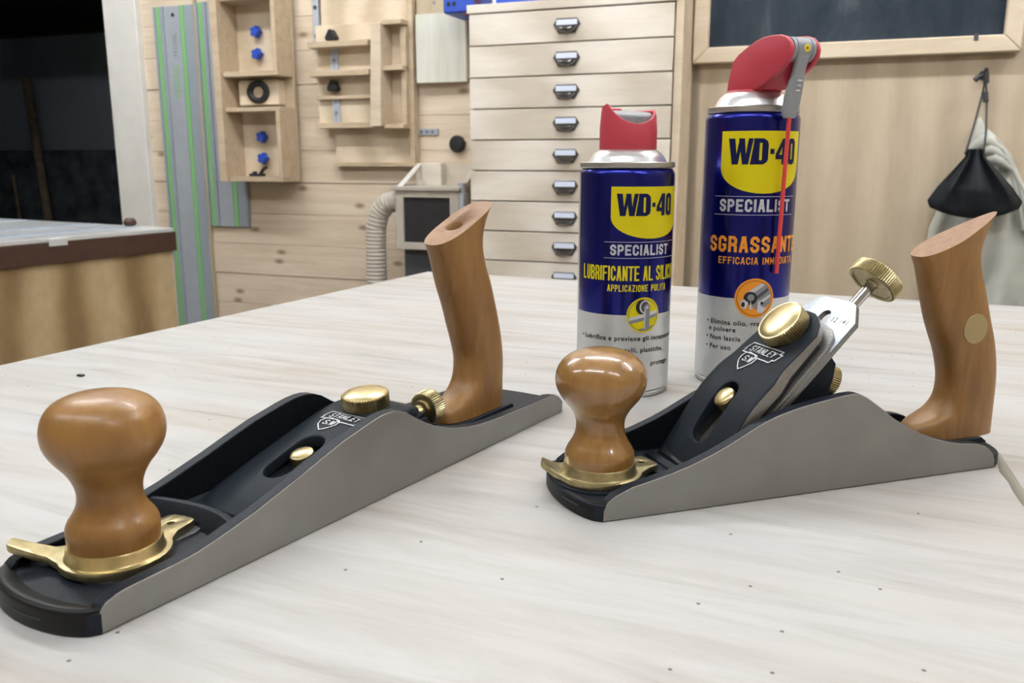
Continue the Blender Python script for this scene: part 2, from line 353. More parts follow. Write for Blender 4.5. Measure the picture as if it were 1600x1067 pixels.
for a_, b_, pw in TUBES:
    tl_ = empty('ceiling_light', 'white ceiling tube light %s, %s' % ({-1.95: 'leftmost', -.35: 'middle one', 1.25: 'rightmost'}[a_], 'in the row near the drawer cabinet' if b_ > 1 else 'in the row above the camera'), 'lamp', room(a_, b_, CEIL), ROT, 'tube lights on the ceiling')
    MB().box(-.62, .62, -.05, .05, -.045, 0).build('housing', 'white', tl_, bevel=.004)
    em, nt, p = new_mat('tube_glow_%d' % pw); p.inputs['Base Color'].default_value = (.8, .8, .8, 1)
    p.inputs['Emission Color'].default_value = (.965, .985, 1, 1); p.inputs['Emission Strength'].default_value = pw
    MB().lathe([(.001, -.6), (.036, -.6), (.036, .6), (.001, .6)], 16, c=(0, 0, -.085), ax=(1, 0, 0)).build('tube', em, tl_)
zz = -.016 - .11 * 8; k = 0
while zz < CEIL - .02:
    top = min(zz + .1088, CEIL - .002)
    pl = MB().box(-2.45, -.37, 2.6 + .0015 * ((k * 7) % 3), 2.632, max(zz, FL + .001), top).build('plank', 'pine', wb, bevel=.0012); zz += .11; k += 1
wr = struct(rbox('wall_right', -.392, 2.2, 2.3, 2.36, FL, CEIL, 'plypanel'))
struct(rbox('wall_return', -.395, -.37, 2.3, 2.63, FL, CEIL, 'plypanel'))
struct(rbox('wall_back_left', -4.3, -4.05, 2.6, 2.72, FL, CEIL, 'white'))
struct(rbox('trim_1', -2.588, -2.437, 2.575, 2.74, FL, 1.25, 'white', bevel=.003))
struct(rbox('trim_2', -4.05, -2.437, 2.575, 2.74, 1.25, 1.36, 'white', bevel=.003))
struct(rbox('wall_over_opening', -4.05, -2.437, 2.62, 2.72, 1.36, CEIL, 'white'))
# the unlit room beyond the opening
struct(rbox('wall_dark_back', -7.2, -1.6, 5.0, 5.12, FL, 1.6, 'darkwall'))
struct(rbox('trim_3', -7.2, -1.6, 4.93, 5.0, FL, .245, 'darkstone', bevel=.01))
struct(rbox('trim_4', -7.2, -1.6, 4.86, 5.0, 1.06, 1.13, 'darkwood', bevel=.004))
struct(rbox('wall_dark_left', -7.3, -7.2, 2.7, 5.12, FL, 1.6, 'darkwall'))
struct(rbox('wall_dark_right', -1.6, -1.5, 2.75, 5.12, FL, 1.6, 'darkwall'))
struct(rbox('ceiling_dark', -7.3, -1.5, 2.74, 5.12, 1.13, 1.2, 'ceil_shade'))
struct(rbox('wall_dark_front', -7.3, -4.05, 2.72, 2.76, FL, 1.13, 'darkwall'))
def stick(name, label, a, z, a2, z2, b, r):
    p0 = room(a, b, z); p1 = room(a2, b + .12, z2); o = MB().tube([Vector((0, 0, 0)), (p1 - p0) * .5, p1 - p0], r, 10).build(name, 'oldwood', None, loc=p0)
    return tag(o, label, 'stick')
stick('broom_handle', 'tall bare wooden pole leaning in the dark room beyond the white post', -5.37, -.895, -5.62, .75, 4.70, .03)
stick('broom_handle', 'short thin stick leaning low at the far left in the dark room', -5.66, -.895, -5.86, .06, 4.70, .012)


# ------------------------------------------------------------------ the workbench in front and the second bench behind it
A_far = R_(-23.9); K0 = Vector((-.133, 1.357, T))
wbn = empty('workbench', 'large workbench with a whitened plywood top under the two planes', 'workbench', (K0.x, K0.y, 0), A_far)
tp = MB(); tq = [(0, 0), (1.75, 0), (1.70, -1.75), (-.055, -1.75)]
tp.prism(tq, T - .036, T, lambda a, b, t: (a, b, t)); tp.build('worktop', 'top', wbn, bevel=.0015)
for x, y in ((.07, -.07), (1.6, -.07), (1.56, -1.66), (.03, -1.66)):
    MB().box(x - .045, x + .045, y - .045, y + .045, 0, T - .036).build('leg', 'frame', wbn, bevel=.003)
MB().box(.10, 1.57, -.10, -.06, T - .15, T - .036).build('apron', 'frame', wbn, bevel=.003)
MB().box(.06, 1.53, -1.67, -1.63, T - .15, T - .036).build('apron', 'frame', wbn, bevel=.003)
# glue run near the heel of the right plane: points measured on the worktop
gx = Matrix.Rotation(-A_far, 4, 'Z')
def top_local(p): q = gx @ Vector((p[0] - K0.x, p[1] - K0.y, 0)); return q.x, q.y
gl = [(.2915, .4985), (.2878, .4875), (.2834, .4743), (.278, .4607), (.2734, .4449), (.2687, .4319), (.2613, .4128)]
rings = []
for (x, y), w_ in zip(gl, (.0012, .0026, .0024, .0034, .0026, .003, .0014)):
    a, b = top_local((x, y)); rings.append([(a - w_, b - .0008, T + .00005), (a + w_, b + .0008, T + .00005), (a + w_ * .6, b + .0006, T + .0004), (a - w_ * .6, b - .0006, T + .0004)])
M['glue'] = plain('dried_grey_glue', (.22, .215, .18), .3)
MB().loft(rings).build('glue_run', 'glue', wbn)['label'] = 'thin grey-green run of dried glue on the pale top'

b2 = empty('saw_bench', 'second bench with bright metal top, brown edge and plywood side at left', 'bench', (-.877, 2.251, 0), R_(-119.4))
# local x runs along the near long edge towards the camera, local -y to the left end edge
zt = T
b = MB().box(0, 1.5, -.95, 0, zt - .010, zt).build('metal_top', 'alu_top', b2, bevel=.001)
for y in (-.12, -.30, -.62):
    mb = MB(); mb.box(.02, 1.48, y - .016, y - .010, zt, zt + .003); mb.box(.02, 1.48, y + .010, y + .016, zt, zt + .003); mb.build('fence_track', 'alu_dark', b2)
MB().box(-.003, 1.5, -.95, .004, zt - .058, zt - .010).build('edge_band', 'brownband', b2, bevel=.001)
MB().box(.006, 1.49, -.94, -.006, .06, zt - .058).build('side_panel', 'benchply', b2)
MB().box(-.002, .006, -.94, -.010, .06, zt - .058).build('end_panel', 'machine', b2)
MB().box(.30, .345, -.004, .0065, zt - .019, zt - .002).build('track_end', 'alu_top', b2, bevel=.001)
MB().lathe([(.012, 0), (.016, .004), (.016, .012), (.009, .02)], 20, c=(.03, -.13, zt + .003)).build('stop_knob', 'brownband', b2)
MB().box(.05, 1.45, -.9, -.05, 0, .06).build('plinth', 'black', b2)


# ------------------------------------------------------------------ things on the pine wall
def rthing(name, label, cat, a, b, z, group=None): return empty(name, label, cat, room(a, b, z), ROT, group)
def guide_rail(a0, w_, z0, z1, label, letters):
    t = rthing('guide_rail', label, 'guide rail', a0, 2.596, z0, 'aluminium guide rails on the pine wall'); h = z1 - z0
    # local x along the wall, -y towards the room
    mb = MB(); mb.box(0, w_, -.006, 0, 0, h); mb.box(0, .006, -.012, -.006, 0, h); mb.box(.030, .044, -.012, -.006, 0, h); mb.box(w_ - .012, w_ - .004, -.009, -.006, 0, h)
    mb.build('extrusion', 'alu_dark', t, bevel=.0008)
    MB().box(.010, .028, -.0085, -.006, 0, h).build('glide_strip', 'green', t)
    MB().box(w_ - .062, w_ - .045, -.0085, -.006, 0, h).build('glide_strip', 'green', t)
    MB().box(.046, w_ - .064, -.0078, -.006, 0, h).build('face_plate', 'alu', t)
    MB().lathe([(.007, 0), (.007, .0006)], 16, c=(.085, -.0078, h - .03), ax=(0, -1, 0)).build('hanging_hole', 'black', t)
    for txt, mt, z, hh in (('FESTOOL', 'grey_mid', h - .17, .017), ('FESTOOL', 'green', h - .31, .024)):
        bm, L = word(txt, hh, hh * .62, hh * .16, hh * .14)
        for q in bm.verts: x, y = q.co.x, q.co.y; q.co = Vector((.095 - y, -.0082, z + x * .9))
        from_bm('lettering', bm, mt, t)
    return t
guide_rail(-2.367, .178, -.62, .705, 'long grey guide rail with green strips beside the white post, bottom hidden', 1)
guide_rail(-2.180, .172, -.065, .71, 'shorter grey guide rail partly covered by the box with blue knobs', 1)
MB_s = rbox('wall_gap_shade', -2.192, -2.182, 2.588, 2.598, -.5, .72, 'tan'); tag(MB_s, 'thin brown lath standing in for the shaded wall between the two grey guide rails', 'lath')  # added brown piece in place of the shaded wall gap between the rails

st = rthing('clamp_rack', 'tall plywood wall rack of two open boxes with blue star knobs', 'rack', -2.02, 2.578, .10)
H = .72
MB().box(0, .245, -.012, 0, 0, H).build('back_panel', 'poplar', st)
MB().box(0, .028, -.115, -.012, 0, H).build('side_panel', 'poplar_edge', st, bevel=.001)
for z0, z1 in ((0, .245), (.345, .60)):
    MB().box(.028, .245, -.10, -.012, z0, z0 + .016).build('shelf', 'poplar_edge', st, bevel=.001)
    MB().box(.028, .245, -.10, -.012, z1 - .014, z1).build('shelf', 'poplar_edge', st, bevel=.001)
    MB().box(.230, .245, -.10, -.012, z0 + .016, z1 - .014).build('end_panel', 'poplar_edge', st, bevel=.001)
    for dz in (.150, .078):
        k = MB(); n = 48; pr = []
        ring = lambda r, h: [(.115 + (r + .0025 * math.cos(5 * 2 * PI * i / n)) * math.cos(2 * PI * i / n), -.012 - h, z0 + dz + (r + .0025 * math.cos(5 * 2 * PI * i / n)) * math.sin(2 * PI * i / n)) for i in range(n)]
        k.loft([ring(.011, 0), ring(.017, .004), ring(.018, .02), ring(.014, .026)]).build('star_knob', 'blueplastic', st)['label'] = 'blue star knob'
MB().box(.05, .21, -.05, -.012, .255, .335).build('ring_block', 'poplar', st, bevel=.001)
k = MB(); rg = []
for i in range(32):
    a = 2 * PI * i / 32; rg.append([(.130 + 1.2 * (.028 + .0105 * math.cos(u)) * math.cos(a), -.052 - .008 * math.sin(u), .297 + (.028 + .0105 * math.cos(u)) * math.sin(a)) for u in [2 * PI * j / 10 for j in range(10)]])
k.loft(rg + [rg[0]], caps=False).build('rubber_ring', 'black', st)
k = MB().box(.09, .14, -.075, -.05, .017, .027).box(.10, .112, -.07, -.058, .027, .034).tube([(.125, -.06, .025), (.14, -.06, .042), (.155, -.062, .048)], .006, 8)
k.build('toggle_lever', 'black', st, bevel=.001)
for z in (.145, .49): MB().box(.180, .212, -.0135, -.012, z, z + .006).build('pencil_mark', 'grey_mid', st)

jg = rthing('jig_rack', 'wide plywood panel with shelves and aluminium slots between rack and drawers', 'rack', -1.665, 2.596, .163)
MB().box(.035, .325, -.014, 0, 0, .42).box(0, .335, -.014, 0, .42, .62).build('back_panel', 'poplar', jg, bevel=.001)
MB().box(.325, .343, -.030, 0, 0, .62).build('side_rail', 'poplar_edge', jg, bevel=.001)
MB().box(.035, .343, -.030, 0, -.012, .0).build('bottom_rail', 'poplar_edge', jg, bevel=.001)
MB().box(-.012, .212, -.034, -.014, .115, .44).build('shelf_back', 'poplar', jg, bevel=.001)
for z, d in ((.365, .085), (.275, .085), (.112, .06)):
    MB().box(-.012, .212, -d, -.034, z, z + .018).build('shelf', 'poplar_edge', jg, bevel=.001)
MB().box(-.008, .205, -.05, -.034, .205, .216).build('ledge', 'poplar_edge', jg, bevel=.001)
mb = MB(); mb.prism([(.214, .115), (.255, .115), (.262, .43), (.228, .43)], -.09, -.014, lambda a, b, t: (a, t, b)); mb.build('divider_post', 'frame', jg, bevel=.0015)
for z in (.425, .287, .108): MB().box(.258, .328, -.075, -.014, z, z + .014).build('cross_shelf', 'poplar_edge', jg, bevel=.001)
MB().box(.31, .328, -.05, -.014, .122, .42).build('cross_side', 'poplar_edge', jg, bevel=.001)
for z0, z1 in ((.293, .365), (.123, .205)):
    mb = MB().box(.046, .054, -.040, -.034, z0, z1).box(.064, .072, -.040, -.034, z0, z1).box(.054, .064, -.037, -.034, z0, z1); mb.build('slot_track', 'alu', jg)
    MB().lathe([(.005, 0), (.005, .002)], 12, c=(.059, -.040, (z0 + z1) / 2), ax=(0, -1, 0)).build('screw', 'grey_mid', jg)
for z in (.403, .245):
    mb = MB(); tri = [(.059 + .021 * math.cos(R_(q)) * (1 if q % 60 == 30 else 1), z + .021 * math.sin(R_(q))) for q in (-44, -16, 76, 104, 196, 224)]
    mb.prism(tri, -.062, -.036, lambda a, b, t: (a, t, b)); mb.build('triangle_knob', 'black', jg, bevel=.002)['label'] = 'black three-sided knob'
for x, z in ((.02, .60), (.30, .607)): MB().lathe([(.006, 0), (.006, .001)], 14, c=(x, -.014, z), ax=(0, -1, 0)).build('screw', 'grey_mid', jg)
t = rthing('track_strip', 'narrow aluminium track with dark screws left of the jig panel', 'track', -1.70, 2.597, .52)
MB().box(0, .022, -.012, 0, 0, .26).build('track', 'alu', t, bevel=.001)
for z in (.055, .145, .235): MB().lathe([(.007, 0), (.006, .003)], 14, c=(.011, -.012, z), ax=(0, -1, 0)).build('screw', 'grey_dark', t)

t = rthing('pale_board', 'pale smooth board hanging beside the drawers above a wooden ledge', 'board', -1.312, 2.585, .412)
MB().box(0, .172, -.016, 0, 0, .207).build('board', 'panelw', t, bevel=.001)
t = rthing('tan_batten', 'yellowish batten with one screw above the pale hanging board', 'batten', -1.315, 2.595, .62)
MB().box(0, .16, -.012, 0, 0, .13).build('batten', 'tan', t, bevel=.001)
MB().lathe([(.005, 0), (.005, .001)], 14, c=(.062, -.012, .033), ax=(0, -1, 0)).build('screw', 'grey_mid', t)
t = rthing('metal_bracket', 'small grey perforated bracket on the pine wall under the pale board', 'bracket', -1.332, 2.599, .252)
mb = MB().box(0, .08, -.004, 0, 0, .019).box(0, .004, -.02, -.004, 0, .019); mb.build('plate', 'alu_dark', t)
for x in (.02, .04, .06): MB().lathe([(.004, 0), (.004, .0006)], 12, c=(x, -.004, .0095), ax=(0, -1, 0)).build('hole', 'grey_dark', t)
o = MB().lathe([(.024, 0), (.027, .004), (.027, .016), (.022, .022), (0.001, .024)], 28, ax=(0, -1, 0)).build('round_plug', 'black', None, loc=room(-1.181, 2.599, .222)); o.rotation_euler = (0, 0, ROT)
tag(o, 'round black plug on the pine wall left of the drawers', 'plug')

# the small dust-collector box with its hose, low beside the drawers
t = rthing('collector_box', 'small framed wooden box with dark pane behind the left plane handle', 'box', -1.325, 2.597, -.10)
MB().box(0, .245, -.02, 0, -.12, .26).build('back_panel', 'birch', t)
MB().box(.03, .225, -.19, -.02, -.0, .18).build('case', 'machine', t, bevel=.002)
MB().box(.005, .24, -.21, -.02, .18, .192).build('top_ledge', 'machine', t, bevel=.002)
for bx in ((.02, .046, .0, .18), (.204, .232, .0, .18), (.046, .204, .160, .18), (.046, .204, .0, .022)):
    MB().box(bx[0], bx[1], -.202, -.19, bx[2], bx[3]).build('frame_bar', 'machine', t, bevel=.001)
MB().box(.046, .204, -.194, -.188, .022, .160).build('pane', 'glass', t)
for s, mt in ((0, 'white'), (1, 'machine')):
    x = .012 if not s else .228
    mb = MB(); mb.prism([(-.19, .192), (-.02, .192), (-.02, .262), (-.06, .262)] if s else [(-.19, .186), (-.175, .186), (-.02, .262), (-.035, .262)], x, x + .018, lambda a, b, t_: (t_, a, b)); mb.build('brace', mt, t, bevel=.001)
MB().box(.035, .105, -.05, -.02, .192, .262).build('block', 'birch', t, bevel=.001)
MB().box(.225, .25, -.20, -.17, .10, .175).lathe([(.012, 0), (.012, .03)], 14, c=(.238, -.185, .175)).build('latch', 'alu', t, bevel=.001)
MB().box(.03, .22, -.17, -.02, -.12, -.004).build('base_shelf', 'grey_dark', t)
hp = [(-1.315, 2.44, .045), (-1.335, 2.44, .045), (-1.365, 2.44, .035), (-1.39, 2.44, .005), (-1.402, 2.44, -.04), (-1.405, 2.44, -.10), (-1.405, 2.44, -.2), (-1.405, 2.44, -.35), (-1.40, 2.44, -.6), (-1.40, 2.44, -.895)]
pts = []
for (p, q) in zip(hp, hp[1:]):
    n = max(2, int((Vector(q) - Vector(p)).length / .006))
    for i in range(n): pts.append(Vector(p).lerp(Vector(q), i / n))
org = room(*hp[0]); o = MB().tube([room(*p) - org for p in pts], [.0335 if i % 2 else .031 for i in range(len(pts))], 20).build('ribbed_hose', 'hose', None, loc=org)
tag(o, 'beige ribbed hose curving down from the small framed box', 'hose')

# ------------------------------------------------------------------ drawer cabinet
cb = rthing('drawer_cabinet', 'tall pale plywood cabinet of many shallow drawers behind the spray cans', 'cabinet', -.945, 2.15, FL)
W = .545; top = .539 - FL; dp = .14
MB().box(0, W, .02, dp, 0, top).build('carcass', 'edge', cb, bevel=.001)
MB().box(-.004, W - .008, -.004, dp, top, top + .021).build('top_board', 'birch', cb, bevel=.0015)
MB().box(W - .011, W + .008, .004, dp, 0, top + .10).build('side_post', 'frame', cb, bevel=.001)
for k in range(12):
    z1 = top - .0785 * k - .004; z0 = z1 - .0752
    d = MB().box(.003, W - .014, -.004, .02, z0, z1).build('drawer', 'birch', cb, bevel=.0012)
    zc = z0 + .036; xc = .267
    # cup pull with card holder: plate, framed card, cup lip
    mb = MB(); hexa = [(-.035, .004), (-.026, .018), (.026, .018), (.035, .004), (.022, -.017), (-.022, -.017)]
    mb.prism([(xc + a, zc + b) for a, b in hexa], -.0065, -.004, lambda a, b, t_: (a, t_, b))
    cup = [[(xc + .026 * math.cos(PI * i / 12) * s, -.0065 - dy, zc - .003 - .014 * math.sin(PI * i / 12) * s2) for i in range(13)] for s, dy, s2 in ((1, 0, 1), (.95, .008, .93), (.8, .013, .72), (.7, .015, .45), (.66, .0145, .1))]
    mb.loft(cup, caps=False, closed=False)
    mb.tube([(xc - .027, -.008, zc + .0165), (xc + .027, -.008, zc + .0165)], .002, 8); mb.tube([(xc - .027, -.008, zc + .001), (xc + .027, -.008, zc + .001)], .002, 8)
    mb.build('cup_pull', 'pull', d, bevel=0)
    MB().box(xc - .0265, xc + .0265, -.0098, -.0064, zc + .002, zc + .0148).build('label_card', 'card', d)
MB().box(.004, W - .014, 0, .02, .02, top - .0785 * 12 - .004).build('lower_panel', 'birch', cb)

t = rthing('picture_box', 'blue and white printed box lying on top of the drawer cabinet', 'box', -.905, 2.22, .5602)
MB().box(0, .165, 0, .20, 0, .05).build('carton', 'card', t, bevel=.001)
MB().box(.008, .157, -.0006, .002, .006, .05).build('printed_panel', 'blueplastic', t)
t = rthing('paper_tray', 'pinkish white folded papers lying on top of the cabinet right of the printed box', 'papers', -.72, 2.2, .5602)
M['pinkish'] = plain('pinkish_paper', (.62, .48, .42), .7); M['redp'] = plain('brick_red_card', (.28, .06, .04), .6)
MB().box(0, .10, 0, .18, 0, .012).build('sheet', 'white', t, bevel=.001); MB().box(.012, .13, .03, .20, .012, .03).build('sheet', 'pinkish', t, bevel=.001)
t = rthing('blue_caddy', 'bright blue plastic caddy with two holes at the cabinet top corner', 'caddy', -1.145, 2.42, .59)
mb = MB().box(0, .10, 0, .14, 0, .10); mb.build('bin', 'blueplastic', t, bevel=.006)
for x in (.018, .036): MB().lathe([(.006, 0), (.006, .001)], 14, c=(x, -.0004, .026), ax=(0, -1, 0)).build('hole', 'black', t)
MB().box(.06, .10, .004, .05, -.002, .1002).build('lining', 'redp', t)
t = rthing('blue_strap', 'narrow dark blue strap hanging down the left side of the cabinet', 'strap', -1.037, 2.46, .33)
M['navycloth'] = plain('navy_webbing', (.012, .03, .10), .7)
MB().box(0, .022, 0, .004, -.0, .26).build('webbing', 'navycloth', t, bevel=.001)
MB().lathe([(.008, -.006), (.008, .002)], 14, c=(.003, 0, .16), ax=(0, 1, 0)).build('rivet', 'black', t)
k = MB(); rg = []
for i in range(24):
    a = 2 * PI * i / 24; rg.append([(.011 + (.012 + .0018 * math.cos(u)) * math.cos(a), .002 + .0018 * math.sin(u), -.014 + (.016 + .0018 * math.cos(u)) * math.sin(a)) for u in [2 * PI * j / 8 for j in range(8)]])
k.loft(rg + [rg[0]], caps=False).build('ring', 'chrome', t)

# ------------------------------------------------------------------ right wall: blackboard, bag, cloth
bb = rthing('blackboard', 'framed slate blackboard on the right wall, smudged with chalk', 'blackboard', -.388, 2.299, .408)
BW, BH, fw = .722, .95, .037
MB().box(fw - .004, BW - fw + .004, -.012, 0, fw - .004, BH - fw).build('slate', 'board', bb)
def frame_side(pts): mb = MB(); mb.prism(pts, -.030, 0, lambda a, b, t_: (a, t_, b)); return mb.build('frame_side', 'frame', bb, bevel=.003)
frame_side([(0, 0), (BW, 0), (BW - fw, fw), (fw, fw)]); frame_side([(0, BH), (BW, BH), (BW - fw, BH - fw), (fw, BH - fw)])
frame_side([(0, 0), (fw, fw), (fw, BH - fw), (0, BH)]); frame_side([(BW, 0), (BW - fw, fw), (BW - fw, BH - fw), (BW, BH)])
MB().box(.625, .634, -.031, -.012, fw - .012, fw + .004).build('nail', 'grey_dark', bb)
mb = MB(); mb.prism([(.222, .155), (.228, .157), (.232, .25), (.226, .25)], -.0125, -.012, lambda a, b, t_: (a, t_, b)); mb.build('chalk_stroke', 'grey_light', bb)
hk = rthing('wall_hook', 'small black hook on the right wall under the blackboard', 'hook', .268, 2.3, .36)
MB().tube([(0, 0, 0), (0, -.02, -.002), (0, -.034, 0), (0, -.04, .012)], .0045, 10).lathe([(.011, -.003), (.011, 0)], 16, c=(0, 0, 0), ax=(0, 1, 0)).tube([(0, -.03, -.002), (-.014, -.032, -.006), (-.020, -.034, -.012)], .006, 8).build('hook', 'black', hk)
bg = rthing('drawstring_bag', 'black drawstring bag hanging by its cord from the wall hook', 'bag', .268, 2.203, .0)
def pillow(ring_fn, zs, n=40):
    return [[ring_fn(z, 2 * PI * i / n) for i in range(n)] for z in zs]
def bag_ring(u, a):
    # u 0 bottom .. 1 neck ; hangs tilted: left corner, right corner
    wd = lerp([(0, .055), (.06, .088), (.16, .096), (.4, .074), (.7, .042), (.92, .019), (1, .018)], u); th = lerp([(0, .008), (.1, .022), (.4, .030), (.8, .018), (1, .012)], u)
    z = lerp([(0, .060), (.06, .062), (.16, .082), (.4, .115), (.7, .152), (.92, .180), (1, .196)], u); c, s = math.cos(a), math.sin(a)
    z -= .008 * (1 - (c * c)) * (1 - u) * 2
    fold = 1 + (.25 + .4 * u) * math.cos(8 * a + .6) * min(1, 6 * u) + .12 * math.cos(5 * a + 2)
    x = -.002 - .010 * u + wd * (1 if c > 0 else -1) * abs(c) ** .8
    return (x, -.004 - th * s * fold if s > 0 else -th * .55 * s, z)
MB().loft(pillow(bag_ring, [i / 24 for i in range(25)])).build('sack', 'fabric', bg, smooth=70)
MB().tube([(.0, .058, .355), (-.004, .05, .315), (-.018, .02, .24), (-.03, -.012, .195), (-.033, -.014, .185)], .0024, 8).tube([(.0, .058, .355), (.006, .046, .30), (.008, .022, .24), (.004, -.012, .19)], .0024, 8).tube([(.002, .052, .32), (.004, .047, .30)], .006, 8).tube([(0, .06, .365), (.002, .057, .34)], .006, 8).build('cord', 'black', bg)
ap = rthing('hanging_cloth', 'washed grey work cloth hanging behind the black drawstring bag', 'cloth', .30, 2.262, .0)
def cloth_ring(u, a):
    z = lerp([(0, .248), (.06, .242), (.2, .20), (.45, .10), (.7, -.05), (1, -.35)], u)
    l = lerp([(0, -.030), (.06, -.038), (.16, -.045), (.3, -.05), (.45, -.085), (.6, -.115), (.75, -.12), (1, -.12)], u)
    r = lerp([(0, -.015), (.06, .008), (.2, .042), (.45, .085), (.7, .14), (1, .17)], u)
    c, s = math.cos(a), math.sin(a); th = lerp([(0, .01), (.15, .026), (1, .030)], u)
    x = (l + r) / 2 + (r - l) / 2 * c
    f = 1 + .4 * math.cos(26 * x / (r - l + .08) + 5 * u) + .35 * math.sin(60 * x + 14 * u)
    return (x, .020 - .012 * u - th * s * f if s > 0 else .030 - .004 * s, z - .02 * (c if u < .5 else .3 * c))
MB().loft(pillow(cloth_ring, [i / 40 for i in range(41)], 72)).build('drape', 'cloth', ap, smooth=80)
mb = MB()
for k in range(3):
    pp = [(-.05 + .012 * k, -.010, .19 - .012 * k), (-.02 + .01 * k, -.026, .215 - .02 * k), (.015 + .012 * k, -.024, .195 - .022 * k), (.04 + .015 * k, -.02, .14 - .02 * k), (.062 + .016 * k, -.016, .07 - .02 * k), (.08 + .015 * k, -.014, .0 - .02 * k)]
    q = []
    for i in range(len(pp) - 1):
        for j in range(4): q.append(Vector(pp[i]).lerp(Vector(pp[i + 1]), j / 4))
    mb.tube(q, [.006 + .009 * math.sin(PI * min(1, (i + 1) / 8)) for i in range(len(q))], 12)
mb.build('fold', 'cloth', ap, smooth=80)

# ------------------------------------------------------------------ the two planes (local mm: s along the sole from the toe, y from the near cheek, z up)
MM = .001
def toe_arc(pro, W, n=24): return [(-pro * (1 - ((y - W / 2) / (W / 2)) ** 2) ** .62, y) for y in [W * i / n for i in range(n + 1)]]
def plane_body(par, prof, L, W, t, hn, toe, heel, floor_z, extras):
    mb = MB(); poly = [(0, 0)] + prof
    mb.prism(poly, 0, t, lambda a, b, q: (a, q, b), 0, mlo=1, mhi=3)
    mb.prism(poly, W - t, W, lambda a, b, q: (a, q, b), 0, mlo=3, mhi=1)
    ar = toe_arc(toe, W); he = [(L + (-x), y) for x, y in toe_arc(heel, W)]
    z1, z2, sm = floor_z
    mb.prism(ar + [(sm, W - .5), (sm, .5)], .05, z1, lambda a, b, q: (a, b, q), 0)
    mb.prism([(sm - .01, .5), (sm - .01, W - .5)] + he[::-1], .05, z2, lambda a, b, q: (a, b, q), 0)
    # nose: upright black front with a rolled rim falling to the inside
    sec = [(-.02, .0), (-.02, hn - 1.2), (.6, hn - .2), (2.0, hn + .4), (4.0, hn + .3), (6.5, hn - .8), (10, z1 - .3), (15, z1 - .6), (15, .4)]
    mb.loft([[(x + d, min(max(y, .4), W - .4), z) for d, z in sec] for x, y in ar], 2)
    extras(mb)
    return mb.build('body', ('japan', 'steel', 'nose', 'japan_and_slot_shade'), par, smooth=38, bevel=.0007, k=MM)
def knob(par, prof, s, y, mat):
    p2 = []
    for i in range(len(prof) - 1):                    # smooth the turned profile
        p0 = prof[max(i - 1, 0)]; p1 = prof[i]; p3 = prof[min(i + 2, len(prof) - 1)]; q = prof[i + 1]
        for j in range(5):
            u = j / 5; h = lambda a, b, c, d: .5 * (2 * b + (c - a) * u + (2 * a - 5 * b + 4 * c - d) * u * u + (3 * b - a - 3 * c + d) * u ** 3)
            p2.append((max(.0, h(p0[0], p1[0], q[0], p3[0])), h(p0[1], p1[1], q[1], p3[1])))
    p2.append(prof[-1]); p2[0] = (.01, p2[0][1])
    return MB().lathe(p2, 64, c=(s, y, 0)).build('knob', mat, par, smooth=60, k=MM)
def tote(par, secs, yc, h, mats, taper):
    N = 40; rings = []
    # densify with Catmull-Rom
    fine = []
    for i in range(len(secs) - 1):
        P = [secs[max(i - 1, 0)], secs[i], secs[i + 1], secs[min(i + 2, len(secs) - 1)]]
        for j in range(4):
            u = j / 4
            fine.append([.5 * (2 * P[1][k] + (P[2][k] - P[0][k]) * u + (2 * P[0][k] - 5 * P[1][k] + 4 * P[2][k] - P[3][k]) * u * u + (3 * P[1][k] - P[0][k] - 3 * P[2][k] + P[3][k]) * u ** 3) for k in range(4)])
    fine.append(list(secs[-1]))
    m = len(fine)
    for i, (fs, fz, rs, rz) in enumerate(fine):
        v = i / (m - 1); tp = taper(v); r = []
        for k in range(N):
            a = 2 * PI * k / N; c, s = math.cos(a), math.sin(a); e = 2 / 2.7
            x = math.copysign(abs(c) ** (e if c < 0 else 2 / 3.4), c); yy = math.copysign(abs(s) ** e, s)
            u = (x + 1) / 2; hh = h * (1 - tp * max(0, u - .35) ** 1.2 * 1.5)
            r.append((fs + (rs - fs) * u, yc + yy * hh, fz + (rz - fz) * u))
        rings.append(r)
    o = MB().loft(rings, 0, True, True, 1).build('handle', mats, par, smooth=50, k=MM)
    return o
